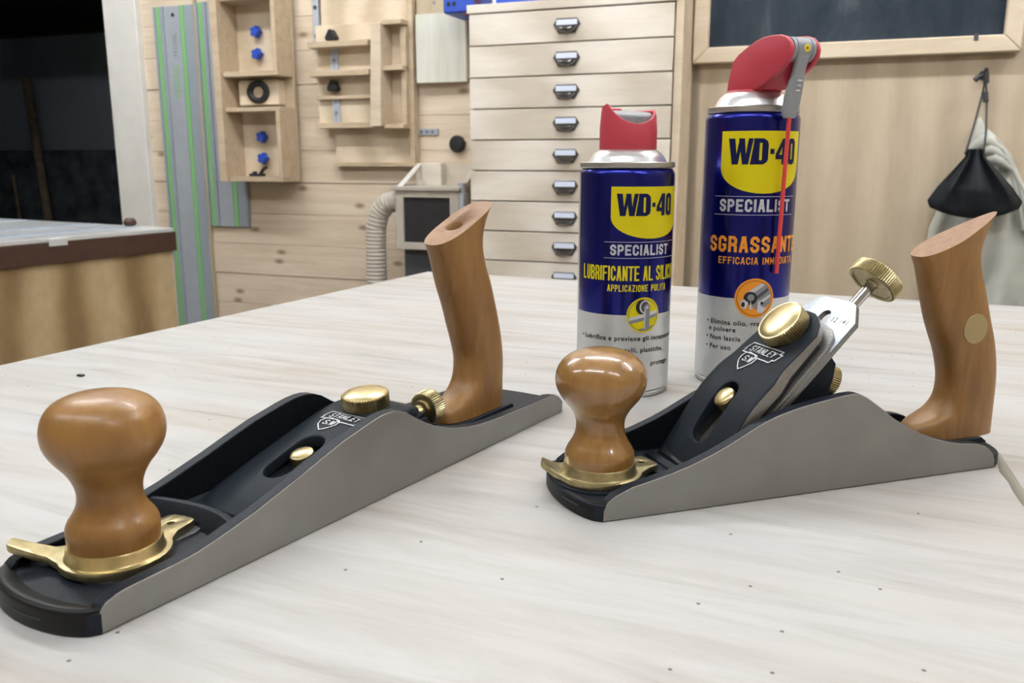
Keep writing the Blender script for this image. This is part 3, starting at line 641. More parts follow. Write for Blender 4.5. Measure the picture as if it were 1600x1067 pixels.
def lever_plate(par, c, r, tail_a, tail_l, tail_w, fin_a, fin_l, fin_w, z0, z1, hole, tip_z):
    pts = []
    ta, fa = R_(tail_a), R_(fin_a)
    def arm(a, l, w_, rnd, base):
        d = Vector((math.cos(a), math.sin(a))); n_ = Vector((-d.y, d.x)); out = []
        out.append(d * math.sqrt(max(1, r * r - base * base)) - n_ * base); out.append(d * (r + 3) - n_ * (w_ + 1.2))
        for i in range(9):
            q = -PI / 2 + PI * i / 8; out.append(d * (l - rnd + rnd * math.cos(q)) + n_ * (math.sin(q) * rnd + math.copysign(w_ - rnd, math.sin(q)) if abs(math.sin(q)) > .01 else 0))
        out.append(d * (r + 3) + n_ * (w_ + 1.2)); out.append(d * math.sqrt(max(1, r * r - base * base)) + n_ * base); return out
    def gap(a0, a1):
        while a1 < a0: a1 += 360
        return [Vector((r * math.cos(R_(a0 + (a1 - a0) * i / 14)), r * math.sin(R_(a0 + (a1 - a0) * i / 14)))) for i in range(1, 14)]
    bt = min(tail_w + 5, r - 1); bf = min(fin_w + 5, r - 1); at = math.degrees(math.asin(bt / r)); af = math.degrees(math.asin(bf / r))
    pts += arm(ta, tail_l, tail_w, 4, bt) + gap(tail_a + at, fin_a - af) + arm(fa, fin_l, fin_w, 2, bf) + gap(fin_a + af, tail_a - at)
    pts = [(c[0] + p.x, c[1] + p.y) for p in pts]
    d = Vector((math.cos(fa), math.sin(fa)))
    def bend(x, y, z):
        q = (Vector((x, y)) - Vector(c)).dot(d); k = max(0, q - r + 1) / (fin_l - r)
        return x, y, z + (tip_z - z1) * k ** 1.25
    hd = Vector((math.cos(ta), math.sin(ta))) * hole
    bm = plate(pts, [arc(c[0] + hd.x, c[1] + hd.y, 1.7, 360, 25, 11)], z0, z1, .35, fn=bend, cuts=[(0, c[0] - r - 24, c[0] - r + 14, 3), (1, c[1] + 4, c[1] + 60, 3)])
    return from_bm('mouth_lever', bm, 'brass_dull', par, 30, MM)
def maker_mark(par, place):
    """raised banner with a shield under it; place(x right, y up, h) -> local mm"""
    bm = bmesh.new()
    def add(pts, w_, cl=True):
        stroke(bm, pts, w_, cl)
    add([(-15.5, 1.2), (-13, 6.6), (14.5, 6.6), (13.6, 4.4), (16, 4.4), (14, -.6), (12.2, -.6), (11.4, -2.6), (-1.2, -2.6), (-2.4, -.9), (-15.5, -.9), (-14.4, 1.2)], .6)
    sh = [(-4.8, -.9), (-8.2, -.2), (-11.6, -1.4), (-12.8, -4.2), (-11.6, -7.6), (-8.2, -11), (-5.6, -13), (-2.4, -10), (.4, -6.8), (1.0, -3.6), (-.6, -1.3)]
    add(sh, .6)
    for txt, x, y, h, cw, t, g, sl in (('STANLEY', -11.4, .6, 4.4, 2.45, .5, .78, .28), ('S.W', -9.6, -7.0, 4.4, 2.9, .5, .5, .25)):
        b2_, L = word(txt, h, cw, t, g, {'W': 3.6, '.': .7}, sl, {'I': 0, '.': 0})
        for f in b2_.faces: bm.faces.new([bm.verts.new((q.co.x + x, q.co.y + y, 0)) for q in f.verts])
        b2_.free()
    solidify(bm, .45)
    for q in bm.verts: q.co = Vector(place(*q.co))
    return from_bm('maker_mark', bm, 'silver_ink', par, None, MM)
def knurled(par, name, c, ax, r, h, mat, dome=1.2, n=120):
    return MB().lathe([(.01, h + dome), (r * .55, h + dome * .75), (r * .86, h + dome * .2), (r * .9, h), (r * .97, h, 1), (r, h - .6, 1), (r, .6, 1), (r * .97, 0), (.01, 0)], n, c=c, ax=ax, knurl=r * .05).build(name, mat, par, smooth=25, k=MM)

# ---- long low-angle plane in the left foreground
hpL = empty('hand_plane', 'long low black and steel hand plane with fat knob, in left foreground', 'plane', (-.15167, .29018, T + .0002), R_(57.206), 'hand planes on the bench')
LW = 68
LP = [(.1, 9), (1.2, 10.6), (3.1, 12), (7.6, 13.4), (11.4, 13.9), (22.9, 14.4), (35, 14.9), (44, 15.8), (52.6, 17.4), (64, 20), (74.3, 22.4), (84, 25.2), (98.3, 29.3), (114, 34.3), (128.8, 38.8), (139.2, 41.1), (149.1, 43.3), (156, 44.5), (161, 44.9), (166, 44.8), (171.2, 43.8), (177, 41.5), (184.3, 36.8), (193.3, 31.6), (200, 28.4), (207.6, 25.4), (216, 22.7), (224, 20.8), (233, 18.9), (243.1, 17.5), (258, 16.4), (272.5, 15.9), (304.8, 15.5), (327.3, 15.6), (335.1, 14.3), (340, 12), (342.8, 9.8), (344.6, 7), (344.9, 0)]
def extraL(mb):
    t = 6.2
    rows = []                                        # curved cross rib in front of the iron
    for i in range(13):
        y = t - .5 + (LW - 2 * t + 1) * i / 12; s0 = 62 + 12 * (1 - ((y - 34) / 34) ** 2); zt = 19.5 - 2.5 * (1 - ((y - 34) / 34) ** 2)
        rows.append([(s0 - 9, y, 5), (s0 - 7, y, 9), (s0 - 4, y, zt - 3), (s0 - 1.5, y, zt - .3), (s0 + .5, y, zt), (s0 + 2.5, y, zt - .8), (s0 + 5, y, zt - 4), (s0 + 8, y, 10), (s0 + 9, y, 5)])
    mb.loft(rows, 0)
    mb.prism([(92, 5), (92, 8), (200, 30), (206, 30), (214, 18), (222, 9), (222, 5)], t + 3, LW - t - 3, lambda a, b, q: (a, q, b), 0)
    mb.prism([(246, 7), (246, 11), (312, 11), (315, 7)], 20, 48, lambda a, b, q: (a, q, b), 0)
    for yy in (t, LW - t):                            # fillets between cheeks and floor
        sg = 1 if yy == t else -1
        mb.prism([(yy, 5), (yy + sg * 3.5, 5), (yy + sg * 3.5, 6.6), (yy + sg * 1.2, 8.4), (yy, 11)], 8, 335, lambda a, b, q: (q, a, b), 0)
plane_body(hpL, LP, 344.9, LW, 6.4, 10, 12, 4, (8.8, 8, 236), extraL)
from_bm('mouth_pad', plate([(x_ + 1, y_ + 2.5) for x_, y_ in [(9, 22), (14, 14), (24, 9.8), (36, 10.5), (43, 15.5), (50, 24.5), (62, 25), (71, 28.5), (74, 35), (71, 42), (62, 45), (52, 46), (44, 52), (30, 56), (16, 52), (9, 42)]], (), 5.5, 10.1, .4), plain('worn_black_pad', (.045, .047, .05), .35), hpL, 30, MM)
lever_plate(hpL, (29.3, 34), 22.2, 9, 38.5, 7.6, 131, 41, 3.8, 10.2, 13.5, 30, 20)
MB().lathe([(20.0, 13.2), (19.2, 14.2), (18.8, 17.6), (18.3, 18.4), (16, 18.4)], 56, c=(29.3, 34, 0)).build('ferrule', 'brass', hpL, k=MM)
knob(hpL, [(0, 81.5), (10.2, 80.5), (17.2, 78), (21.0, 74.5), (23.0, 70), (23.6, 65), (22.6, 60), (19.8, 55), (16.7, 51), (14.4, 47), (13.0, 43), (12.6, 39), (13.3, 35), (15, 31.5), (16.9, 28.7), (18.1, 25.6), (18.1, 22), (17.9, 18.2)], 29.3, 34, 'cherry_satin')
MB().tube([(-10.6, 20, 5.2), (-11.7, 26, 5.2), (-12.1, 32, 5.2), (-11.8, 37, 5.2)], .55, 6).build('nose_slit', 'black', hpL, k=MM)
ztop = [(85, 9.6), (92, 12.8), (96, 14.6), (104, 17.4), (112, 20.0), (128, 25.0), (144, 29.6), (161, 34.4), (172, 37.2), (180, 38.6), (188, 39.2), (195, 38.7), (205, 36), (214, 31), (220, 26)]
def capL(x, y, z):
    zt = lerp(ztop, x); d = abs(y - 34); drop = .0026 * d * d + (.9 * max(0, d - 22) ** 1.3 * .35)
    return x, y, zt - drop + (z if z > -3 else z * min(1, .25 + (x - 85) / 34))
ol = [(85, 8), (85, 60)] + [(185, 60), (196, 57), (206, 52.5), (214, 46.5), (218, 40), (219, 34), (218, 28), (214, 21.5), (206, 15.5), (196, 11), (185, 8)]
bm = plate(ol, [stadium(119, 139, 34, 8.0)[::-1]], -6.5, 0, .9, cuts=[(0, 86, 219, 4), (1, 9, 60, 3)], fn=capL)
from_bm('lever_cap', bm, 'capblack', hpL, 40, MM)
bm = plate([(101, 10), (101, 58), (205, 58), (205, 10)], (), -1.5, 1.5, .2, fn=lambda x, y, z: (x, y, z + 8.2 + (x - 90) * .2))
from_bm('blade', bm, 'japan_and_slot_shade', hpL, 30, MM)  # steel blade coloured black to stand for the shadow inside the cap slot
sl = Vector((math.cos(R_(17)), 0, math.sin(R_(17)))); nl = Vector((-sl.z, 0, sl.x))
knurled(hpL, 'cap_screw', (183.4, 34, 38.2), (-.14, 0, 1), 13.2, 7.6, 'brass', 1.9)
MB().lathe([(.01, 3.6), (4.6, 3.3), (6, 2.7), (6.5, 1.6), (6.5, -9)], 40, c=(134.6, 34, 22.4), ax=nl).build('fixing_screw', 'brass', hpL, smooth=40, k=MM)
def markL(x, y, h):
    s = 160.5 + y * .95 * sl.x; yy = 33.5 - x * .93
    zt = lerp(ztop, s); d = abs(yy - 34); return s - h * .3, yy, zt - .0026 * d * d + .05 + h
maker_mark(hpL, lambda x, y, h: markL(x, y + 3, h))
ax = Vector((1, 0, .12)).normalized()
mb = MB().lathe([(3.6, -9), (4.2, -8), (4.2, -3), (6.4, -2.4), (6.4, -.2), (8.6, 0), (10, .5, 1), (10.4, 1.2, 1), (10.4, 9, 1), (9.6, 10), (.01, 10)], 96, c=(233, 34, 23.6), ax=ax, knurl=.5)
mb.build('adjuster_nut', 'brass_dull', hpL, smooth=25, k=MM)
MB().lathe([(.01, 4.5), (2.2, 4.5), (3, 3.5), (3, -12), (.01, -12)], 20, c=(228, 34, 23), ax=-ax).build('adjuster_rod', 'chrome', hpL, k=MM)
toteL = tote(hpL, [(248, 11.2, 311, 11.2), (251, 18, 311.8, 20), (258, 22.5, 311.5, 29), (266, 27.6, 311, 36.5), (271.3, 34.5, 310.4, 45), (273, 46, 308.3, 58), (269.5, 58.5, 304.6, 72), (265, 70.5, 300.6, 84), (261, 82, 296.4, 96), (255.4, 95, 290.6, 109), (250.4, 110, 288, 121.5), (246.6, 118.5, 292, 134.6), (244, 122.4, 300.2, 146)], 34, 12.2, ('cherry', 'cherry_end'), lambda v: .08 * max(0, v - .78) / .22)
tl = Vector((300.2 - 244, 0, 146 - 122.4)).normalized(); tn = Vector((-tl.z, 0, tl.x)); hc = Vector((244, 34, 122.4)) + tl * 25
cut = MB().lathe([(.01, -9), (5.7, -9), (5.7, 6), (.01, 6)], 40, c=hc, ax=tn)
cut = cut.build('cutter', (), hpL, k=MM); bpy.context.view_layer.update(); bo = toteL.modifiers.new('bore', 'BOOLEAN'); bo.object = cut; bo.operation = 'DIFFERENCE'; bo.solver = 'EXACT'
bpy.context.view_layer.update()
me = bpy.data.meshes.new_from_object(toteL.evaluated_get(bpy.context.evaluated_depsgraph_get())); toteL.modifiers.clear(); toteL.data = me
cm = cut.data; bpy.data.objects.remove(cut); bpy.data.meshes.remove(cm)
MB().lathe([(.01, -5.6), (4.2, -5.8), (4.8, -6.6), (4.8, -8.9)], 28, c=hc, ax=tn).build('bolt_head', 'brass', toteL, k=MM)

# ---- shorter bench plane on the right
hpR = empty('hand_plane', 'shorter hand plane with steep blade, tall adjuster wheel and brass disc in its handle', 'plane', (.04371, .39146, T + .0002), R_(18.349), 'hand planes on the bench')
RW = 68
RP = [(.1, 5.5), (.6, 7), (2.7, 10), (6.8, 12.7), (15.4, 16.2), (28.5, 18.9), (37.3, 20.9), (48.4, 24.2), (59.6, 28.2), (68.9, 32.3), (78, 36.8), (86.1, 40.8), (96.1, 44.6), (108.1, 47.6), (118, 49.3), (126.7, 50.6), (137.2, 52), (143, 52.3), (147, 51.4), (151.3, 49.3), (156, 46.2), (162, 42), (169.2, 36.7), (176, 32.6), (183.2, 28.8), (190, 25.5), (197.3, 22.6), (209.1, 18.8), (218.1, 17), (228.8, 15.8), (235.5, 13.9), (239, 11.6), (241.6, 9.2), (243.6, 6.4), (244.3, 4.4), (244.5, 0)]
def extraR(mb):
    t = 6.2
    mb.prism([(43, 5), (43.5, 10.5), (46.5, 12), (49, 11), (50, 5)], t, RW - t, lambda a, b, q: (a, q, b), 0)
    mb.prism([(53, 5), (53.5, 9.5), (57.5, 11.5), (62, 5)], t, RW - t, lambda a, b, q: (a, q, b), 0)
    mb.prism([(69.5, 4.6), (134.5, 69.6), (138, 70), (142, 65), (141, 57), (137, 44), (136, 6)], 15, RW - 15, lambda a, b, q: (a, q, b), 0)
    mb.prism([(202, 7), (202, 11), (255, 10.6), (259, 7.5), (250, 4)], 20, 48, lambda a, b, q: (a, q, b), 0)
    for yy in (t, RW - t):
        sg = 1 if yy == t else -1
        mb.prism([(yy, 5), (yy + sg * 3.5, 5), (yy + sg * 3.5, 6.6), (yy + sg * 1.2, 8.4), (yy, 11)], 8, 236, lambda a, b, q: (q, a, b), 0)
plane_body(hpR, RP, 244.5, RW, 6, 8.6, 11, 15, (8.6, 7.5, 150), extraR)
from_bm('mouth_pad', plate(arc(13.2, 34, 24, 0, 345, 28), (), 5.5, 10.1, .4), 'japan', hpR, 30, MM)
lever_plate(hpR, (13.2, 34), 22.2, 10, 33.5, 8.4, 154, 30.5, 4.6, 10.2, 13.4, 27, 17.5)
MB().lathe([(20.0, 13.2), (19.2, 14.2), (18.8, 17.6), (18.3, 18.4), (16, 18.4)], 56, c=(13.2, 34, 0)).build('ferrule', 'brass_dull', hpR, k=MM)
knob(hpR, [(0, 78.5), (8.8, 77.7), (15.4, 75.5), (20, 72), (22.5, 68), (23.5, 63.5), (23.0, 59), (21, 54.5), (18, 50.5), (15, 46.5), (13, 42.5), (12.5, 38.5), (12.9, 34.5), (14.5, 30.5), (16.6, 27), (17.9, 24), (18.1, 21), (17.9, 18.2)], 13.2, 34, 'cherry_gloss')
MB().tube([(-7.6, 12, 5.2), (-8.9, 16, 5.2), (-9.9, 21, 5.2), (-10.6, 26, 5.2)], .5, 6).build('nose_slit', 'black', hpR, k=MM)
c45 = math.sqrt(.5); b0 = Vector((38, 0, 0))
def inc(u, y, n): return (38 + (u - n) * c45, y, (u + n) * c45)
ntop = [(14, -12.2), (22, -9), (50, -3.2), (66, -.2), (76, 0), (90, -.6), (110, -2.6), (124, -4), (136, -5.5)]
def capR(x, y, z):
    n = lerp(ntop, x); d = abs(y - 34)
    if z < -3: return inc(x, y, min(-8.2, n - 1.2))
    return inc(x, y, n + z - .0012 * d * d)
ro = [(16, 8), (16, 60), (84, 60), (94, 57.2), (110, 56.6), (120, 56), (127, 51), (131, 45.5), (133.5, 40), (134, 34), (133.5, 28), (131, 22.5), (127, 17), (120, 12), (110, 11.4), (94, 10.8), (84, 8)]
bm = plate(ro, [stadium(47, 69, 34, 7.8)[::-1], arc(118, 34, 13, 360, 15, 23)], -9, 0, .5, cuts=[(0, 18, 134, 5), (1, 10, 58, 4)], fn=capR)
bm.normal_update()
o = from_bm('lever_cap', bm, ('capblack', 'steel_brush'), hpR, 40, MM)
Nv = Vector((-c45, 0, c45))
for p in o.data.polygons:                           # ground bright edges
    cx = p.center / MM; u = (cx.x - 38 + cx.z) * c45
    if abs(p.normal.dot(Nv)) < .35 and (cx.y < 17 or cx.y > 51 or u > 120): p.material_index = 1
from_bm('gap_shade_filler', plate([(24, 11), (24, 57), (84, 57), (96, 54.6), (118, 53.6), (127, 44), (127, 24), (118, 14.4), (96, 13.4), (84, 11)], [stadium(46, 70, 34, 8)[::-1], arc(118, 34, 13, 360, 15, 23)][:1], -12.5, -8.3, 0, fn=inc), 'black', o, 30, MM)  # black filler added so the gap under the cap looks shaded
bm = plate([(17, 9), (17, 59), (118, 59), (126, 56), (131, 50), (133, 42), (133.5, 34), (133, 26), (131, 18), (126, 12), (118, 9)], (), -14.9, -12.4, .3, fn=inc)
from_bm('chip_breaker', bm, 'steel_brush', hpR, 30, MM)
bm = plate([(19, 9), (19, 59), (139, 59), (150, 49.5), (151.5, 44.5), (151.5, 23.5), (150, 18.5), (139, 9)], [stadium(60, 139.5, 34, 3.6)[::-1]], -18.2, -15, .2, fn=inc)
bl = from_bm('blade', bm, 'steel_blue', hpR, 30, MM)
bl.data.materials.append(M['steel_brush'])
for p in bl.data.polygons:
    if abs(p.normal.dot(Nv)) < .5: p.material_index = 1
bm = plate(None, text={'body': '12·141', 'size': 4.8, 'space': 1.05, 'offset': .03}, z0=0, z1=0, fn=lambda x, y, z: inc(136.5 + y, 27 - x, -14.93))
from_bm('stamped_number', bm, 'grey_dark', bl, None, MM, recalc=False)
knurled(hpR, 'cap_screw', inc(118, 34, -3.2), Nv, 13.6, 8.2, 'brass', 1.5)
MB().lathe([(.01, -4), (12.6, -4), (12.9, -9.6), (.01, -9.6)], 40, c=Vector(inc(118, 34, 0)), ax=Nv).build('screw_recess', 'black', hpR, k=MM)
MB().lathe([(.01, 1.6), (4.4, 1.3), (5.8, .7), (6.4, -.4), (6.4, -12)], 40, c=Vector(inc(67, 34, -.8)), ax=Nv).build('fixing_screw', 'brass', hpR, smooth=40, k=MM)
maker_mark(hpR, lambda x, y, h: inc(97.2 + y * .98, 35 - x * .98, lerp(ntop, 97 + y) - .0012 * (1.5 - x) ** 2 + .05 + h))
Tv = Vector((c45, 0, c45))
MB().lathe([(.01, 0), (3.1, 0), (3.1, 60), (.01, 60)], 28, c=Vector(inc(116, 34, -25)), ax=Tv).build('adjuster_rod', 'chrome', hpR, k=MM)
MB().lathe([(.01, 0), (3.4, 0), (3.8, .8), (11.5, .8), (12, .2), (13.4, 0), (14.4, .5, 1), (14.7, 1.2, 1), (14.7, 7.6, 1), (14.2, 8.4, 1), (13, 9), (.01, 9.4)], 132, c=Vector(inc(171, 34, -25)), ax=Tv, knurl=.6).build('adjuster_wheel', 'brass_dull', hpR, smooth=25, k=MM)
knurled(hpR, 'frog_screw', (144, 31, 54), (.9, -.2, -.36), 8.6, 9, 'brass_dull', .8, 84)
toteR = tote(hpR, [(206, 11, 271, 10.8), (212, 19, 270.5, 18), (219.8, 22.6, 270, 25), (227, 25.6, 269.5, 33), (233.2, 32.3, 268.8, 43), (234.6, 44.1, 267, 56), (230.6, 59, 263.8, 69), (225, 71, 259.8, 80), (220.5, 81, 256, 91), (214.7, 98, 250.4, 107), (210.5, 110.8, 249.2, 120), (207.7, 116, 253.6, 131), (206.4, 118.3, 260.8, 142.6)], 34, 12.4, ('cherry_gloss', 'cherry_end'), lambda v: .75 * max(0, v - .72) / .28)
toteR.data.materials[0] = M['cherry']
MB().lathe([(.01, .22), (8.5, .2), (8.7, .05), (8.7, -2)], 48, c=(242.6, 34 - 12.35, 76.6), ax=(0, -1, 0)).build('brass_disc', 'brass_disc', toteR, k=MM)

tag(rbox('wood_chip', 0, .0055, 0, .003, 0, .0014, 'black'), 'tiny black chip on the bare bench top beyond the fat wooden knob', 'chip').location = (-.3536, .6812, T + .0001)

# ------------------------------------------------------------------ spray cans (local mm, -y is the middle of the printed label)
CR = 35.0
def wrap(x, z, off): a = -PI / 2 + x / CR; r = CR + off; return (r * math.cos(a), r * math.sin(a), z)
def printed(par, name, bm, mat, off, st=2.0):
    xs = [q.co.x for q in bm.verts]; a = math.floor(min(xs)) + .37; cut_x(bm, a, max(xs), st)
    for q in bm.verts: q.co = Vector(wrap(q.co.x, q.co.y, off))
    cen = Vector((0, 0, 0)); bm.normal_update()
    for f in bm.faces:
        c_ = f.calc_center_median()
        if f.normal.dot(Vector((c_.x, c_.y, 0))) < 0: f.normal_flip()
    return from_bm(name, bm, mat, par, None, MM, recalc=False)
def shift(bm, dx, dz):
    for q in bm.verts: q.co.x += dx; q.co.y += dz
    return bm
def row(par, txt, x0, z0, h, cw, t, gap, mat, off=.3, widths={}):
    bm, L = word(txt, h, cw, t, gap, widths); return printed(par, 'lettering', shift(bm, x0, z0), mat, off, 2)
def small(par, txt, x0, z0, size, mat='black_print'):
    bm = plate(None, text={'body': txt, 'size': size, 'offset': .11, 'space': 1.12}, z0=0, z1=0); return printed(par, 'lettering', shift(bm, x0, z0), mat, .2, 2)
def poly(par, name, pts, mat, off, st=2.0): return printed(par, name, plate(pts, (), 0, 0), mat, off, st)
def line(par, x0, x1, z, t=.35): return poly(par, 'rule_line', [(x0, z), (x1, z), (x1, z + t), (x0, z + t)], 'silver_print', .2)
def spray_can(label, pos, face_deg, zb, zt, rim, dome):
    d = Vector((pos[0], pos[1])).normalized(); pr = Vector((d.y, -d.x)); f = -d * math.cos(R_(face_deg)) + pr * math.sin(R_(face_deg))
    t = empty('spray_can', label, 'spray can', (pos[0], pos[1], T + .0003), math.atan2(f.y, f.x) + PI / 2, 'spray cans on the bench')
    MB().lathe([(30, 0), (33.4, 0), (34.2, 1), (34.2, 3), (33.4, 3.8), (33.6, 4.4), (CR, 5.4), (CR, zb), (CR, zt - 5), (CR - .3, zt - 3.2), (CR - 1.2, zt - 1.4), (CR - 2.4, zt)], 96,
               ms=[1, 1, 1, 1, 1, 0, 0, 2, 2, 2, 2]).build('can_body', ('can_silver', 'can_rim', 'can_blue'), t, smooth=30, k=MM)
    MB().lathe([(CR - 3, rim[0]), (rim[2] - .5, rim[0]), (rim[2], rim[0] + .6), (rim[2], rim[1] - .6), (rim[2] - .8, rim[1]), (rim[2] - 2.6, rim[1])], 96).build('top_rim', 'can_rim', t, smooth=30, k=MM)
    MB().lathe(dome, 72).build('dome', 'dome', t, smooth=50, k=MM)
    return t
def shield(par, z1, z0, hw, xc):
    lo = [(xc + hw * math.cos(R_(a)) * 1.0, z0 + (z1 - z0) * .42 + (z1 - z0) * .42 * math.sin(R_(a))) for a in range(180, 361, 9)]
    lo = [(x, max(z0, z)) for x, z in lo]
    return poly(par, 'yellow_shield', [(xc - hw, z1)] + lo + [(xc + hw, z1)], 'yellow', .15)
def logo(par, xc, z0, h, wid):
    # heavy condensed W D - 4 0, each letter a polygon
    u = wid / 100.
    def P(pts, holes=()): bm = plate([(xc + (x - 50) * u, z0 + y * h / 40) for x, y in pts], [[(xc + (x - 50) * u, z0 + y * h / 40) for x, y in hh] for hh in holes], 0, 0); printed(par, 'lettering', bm, 'navy', .3)
    P([(0, 40), (9, 40), (11.5, 16), (14.5, 36), (14, 40), (22, 40), (24, 16), (26, 33), (27, 40), (33, 40), (33, 38), (27.5, 0), (19.5, 0), (16.8, 20), (14, 0), (5.5, 0)])
    P([(29.6, 0), (33.5, 30), (34, 40), (47, 40), (52, 36), (53.5, 31), (53.5, 9), (52, 4), (47, 0)], [[(41.5, 6.5), (45, 6.5), (45, 33), (41.5, 33)]])
    P([(56, 16), (62, 16), (62, 24), (56, 24)])
    P([(64, 8), (74, 8), (74, 0), (82, 0), (82, 40), (74.5, 40), (64, 16)], [[(69.5, 15), (74, 15), (74, 27)]])
    P([(84, 6), (86, 2), (89, 0), (95, 0), (98, 2), (100, 6), (100, 34), (98, 38), (95, 40), (89, 40), (86, 38), (84, 34)], [[(90.5, 8), (93.5, 8), (93.5, 32), (90.5, 32)]])
    poly(par, 'registered_dot', arc(xc + 51.6 * u, z0 + 1, .5, 0, 330, 11), 'navy', .3)

a_ = CR * PI / 180
# ---- lower can: lubricant
c1 = spray_can('shorter navy and silver spray can with red push cap, behind the glossy knob', (.0849, .6487), 29, 62, 165.8, (166.2, 170.4, 34.6),
               [(31.4, 168.4), (29.4, 169.4), (28.2, 171), (26.9, 173.6), (24.8, 176.2), (22, 178.2), (20, 179.5)])
A0 = 29
pos = lambda deg: (deg - A0) * a_
s1 = shield(c1, 153.4, 117, 30.4, pos(32))
logo(s1, pos(26.5), 133, 15.6, 46)
line(c1, pos(-25), pos(75), 114.4); line(c1, pos(-25), pos(75), 103)
row(c1, 'SPECIALIST', pos(-17.5), 105.2, 7.6, 4.4, 1.45, .95, 'silver_print')
row(c1, 'LUBRIFICANTE AL SILICONE', pos(-57), 87, 10.6, 3.6, 1.3, .62, 'yellow', widths={' ': 1.7})
row(c1, 'APPLICAZIONE PULITA', pos(-20), 79.2, 4.9, 2.15, .72, .62, 'yellow', widths={' ': 1.4})
e = poly(c1, 'emblem', arc(pos(24.6), 62, 12.9, 0, 350, 35), 'yellow', .2)
poly(e, 'emblem_ring', arc(pos(24.6), 62, 11.6, 0, 350, 35), 'grey_dark', .3); poly(e, 'emblem_ground', arc(pos(24.6), 62, 11.2, 0, 350, 35), 'yellow', .36)
x = pos(24.6)
poly(e, 'track_bar', [(x - 11, 55.5), (x + 11, 60.5), (x + 11, 64.6), (x - 11, 59.6)], 'grey_mid', .42); poly(e, 'track_bar', [(x - 11.2, 58), (x + 11, 63), (x + 10.8, 65.4), (x - 11, 60.4)], 'grey_light', .47)
poly(e, 'track_bar', [(x - 5, 51.6), (x + 8, 54.4), (x + 6.6, 53), (x + 3, 51.4), (x - 1, 50.9)], 'grey_mid', .42)
poly(e, 'roller', arc(x - 1.6, 68, 4.8, 0, 340, 17, 5.4), 'black_print', .52); poly(e, 'roller', arc(x + .4, 68, 4, 0, 340, 17, 4.8), 'grey_light', .57); poly(e, 'roller', arc(x + .7, 68, 3.2, 0, 340, 17, 4), 'grey_dark', .60)
poly(e, 'hanger', [(x + .4, 51.8), (x + 4.2, 52.8), (x + 4.6, 66)] + arc(x + 2.4, 68, 2.3, 0, 180, 9) + [(x + .2, 66)], 'grey_mid', .64); poly(e, 'hanger', [(x + .3, 52), (x + 1.0, 52), (x + 1.0, 68), (x + .2, 68)], 'grey_light', .68); poly(e, 'pin', arc(x + 2.4, 67.6, 1.1, 0, 330, 11), 'grey_light', .70)
small(c1, '• Lubrifica e previene gli inceppamenti', pos(-58), 43.2, 4.9)
small(c1, 'metalli, plastiche,', pos(-8.5), 34.6, 4.9); small(c1, 'protegge', pos(36), 24.2, 4.9)
poly(c1, 'seam_strip', [(pos(-88), 5.6), (pos(-72), 5.6), (pos(-72), 162), (pos(-88), 162)], 'can_silver', .12)
# red cap with a scooped mouth and a grey push button
cap = MB(); n = 72; rings = []
fr = -PI / 2 + R_(-10)                              # scoop faces slightly to the viewer's right
def rim_z(a):
    d = abs((a - fr + PI) % (2 * PI) - PI); d = math.degrees(d)
    sg = (a - fr + PI) % (2 * PI) - PI
    if sg < 0: return 197 + 14.6 * (d / 72) ** 1.8 if d < 72 else 211.6 - 2.0 * math.sin(R_(min(90, (d - 72) * 2.5)))
    return 197 + 10.6 * (.5 - .5 * math.cos(PI * min(d, 96) / 96))
for ro_, zz_ in ((20.0, 178.2), (20.4, 179.4), (21.0, None), (20.2, None), (18.6, None), (18.4, None), (18.2, 182)):
    rings.append([])
prof = [(20.4, 0.), (20.8, .04), (20.8, .5), (19.9, .9), (19.4, .985), (18.8, 1.), (17.6, .97), (17.2, .3), (17, .02)]
rings = [[(r * math.cos(2 * PI * i / n) * 1.0, r * math.sin(2 * PI * i / n), 178.6 + f * (rim_z(2 * PI * i / n) - 178.6)) for i in range(n)] for r, f in prof]
cap.loft(rings, 0); cap.build('push_cap', 'red', c1, smooth=40, k=MM)
bt = MB(); rr = [(15.6, 181), (16.8, 186), (16.8, None), (15.8, None), (.01, None)]
def btz(a, r): return 205.4 - 2.4 * math.cos(a - fr) * (r / 16)
rings = [[(r * math.cos(2 * PI * i / n), r * math.sin(2 * PI * i / n), z if z else btz(2 * PI * i / n, r) - (1.0 if r > 16 else 0 if r > 10 else .8)) for i in range(n)] for r, z in rr]
bt.loft(rings, 0); bt.build('push_button', 'grey_plastic', c1, smooth=40, k=MM)
for k in (-3.2, -1.2, .8, 2.8): MB().box(k, k + .7, -17.1, -16.7, 196, 201.6).build('grip_rib', 'grey_plastic', c1, k=MM)
MB().lathe([(.01, .4), (.9, .2), (1, -.4)], 14, c=(-20.9 * math.sin(R_(39)), -20.9 * math.cos(R_(39)), 183.4), ax=(-math.sin(R_(39)), -math.cos(R_(39)), 0)).build('moulded_dot', 'red', c1, k=MM)

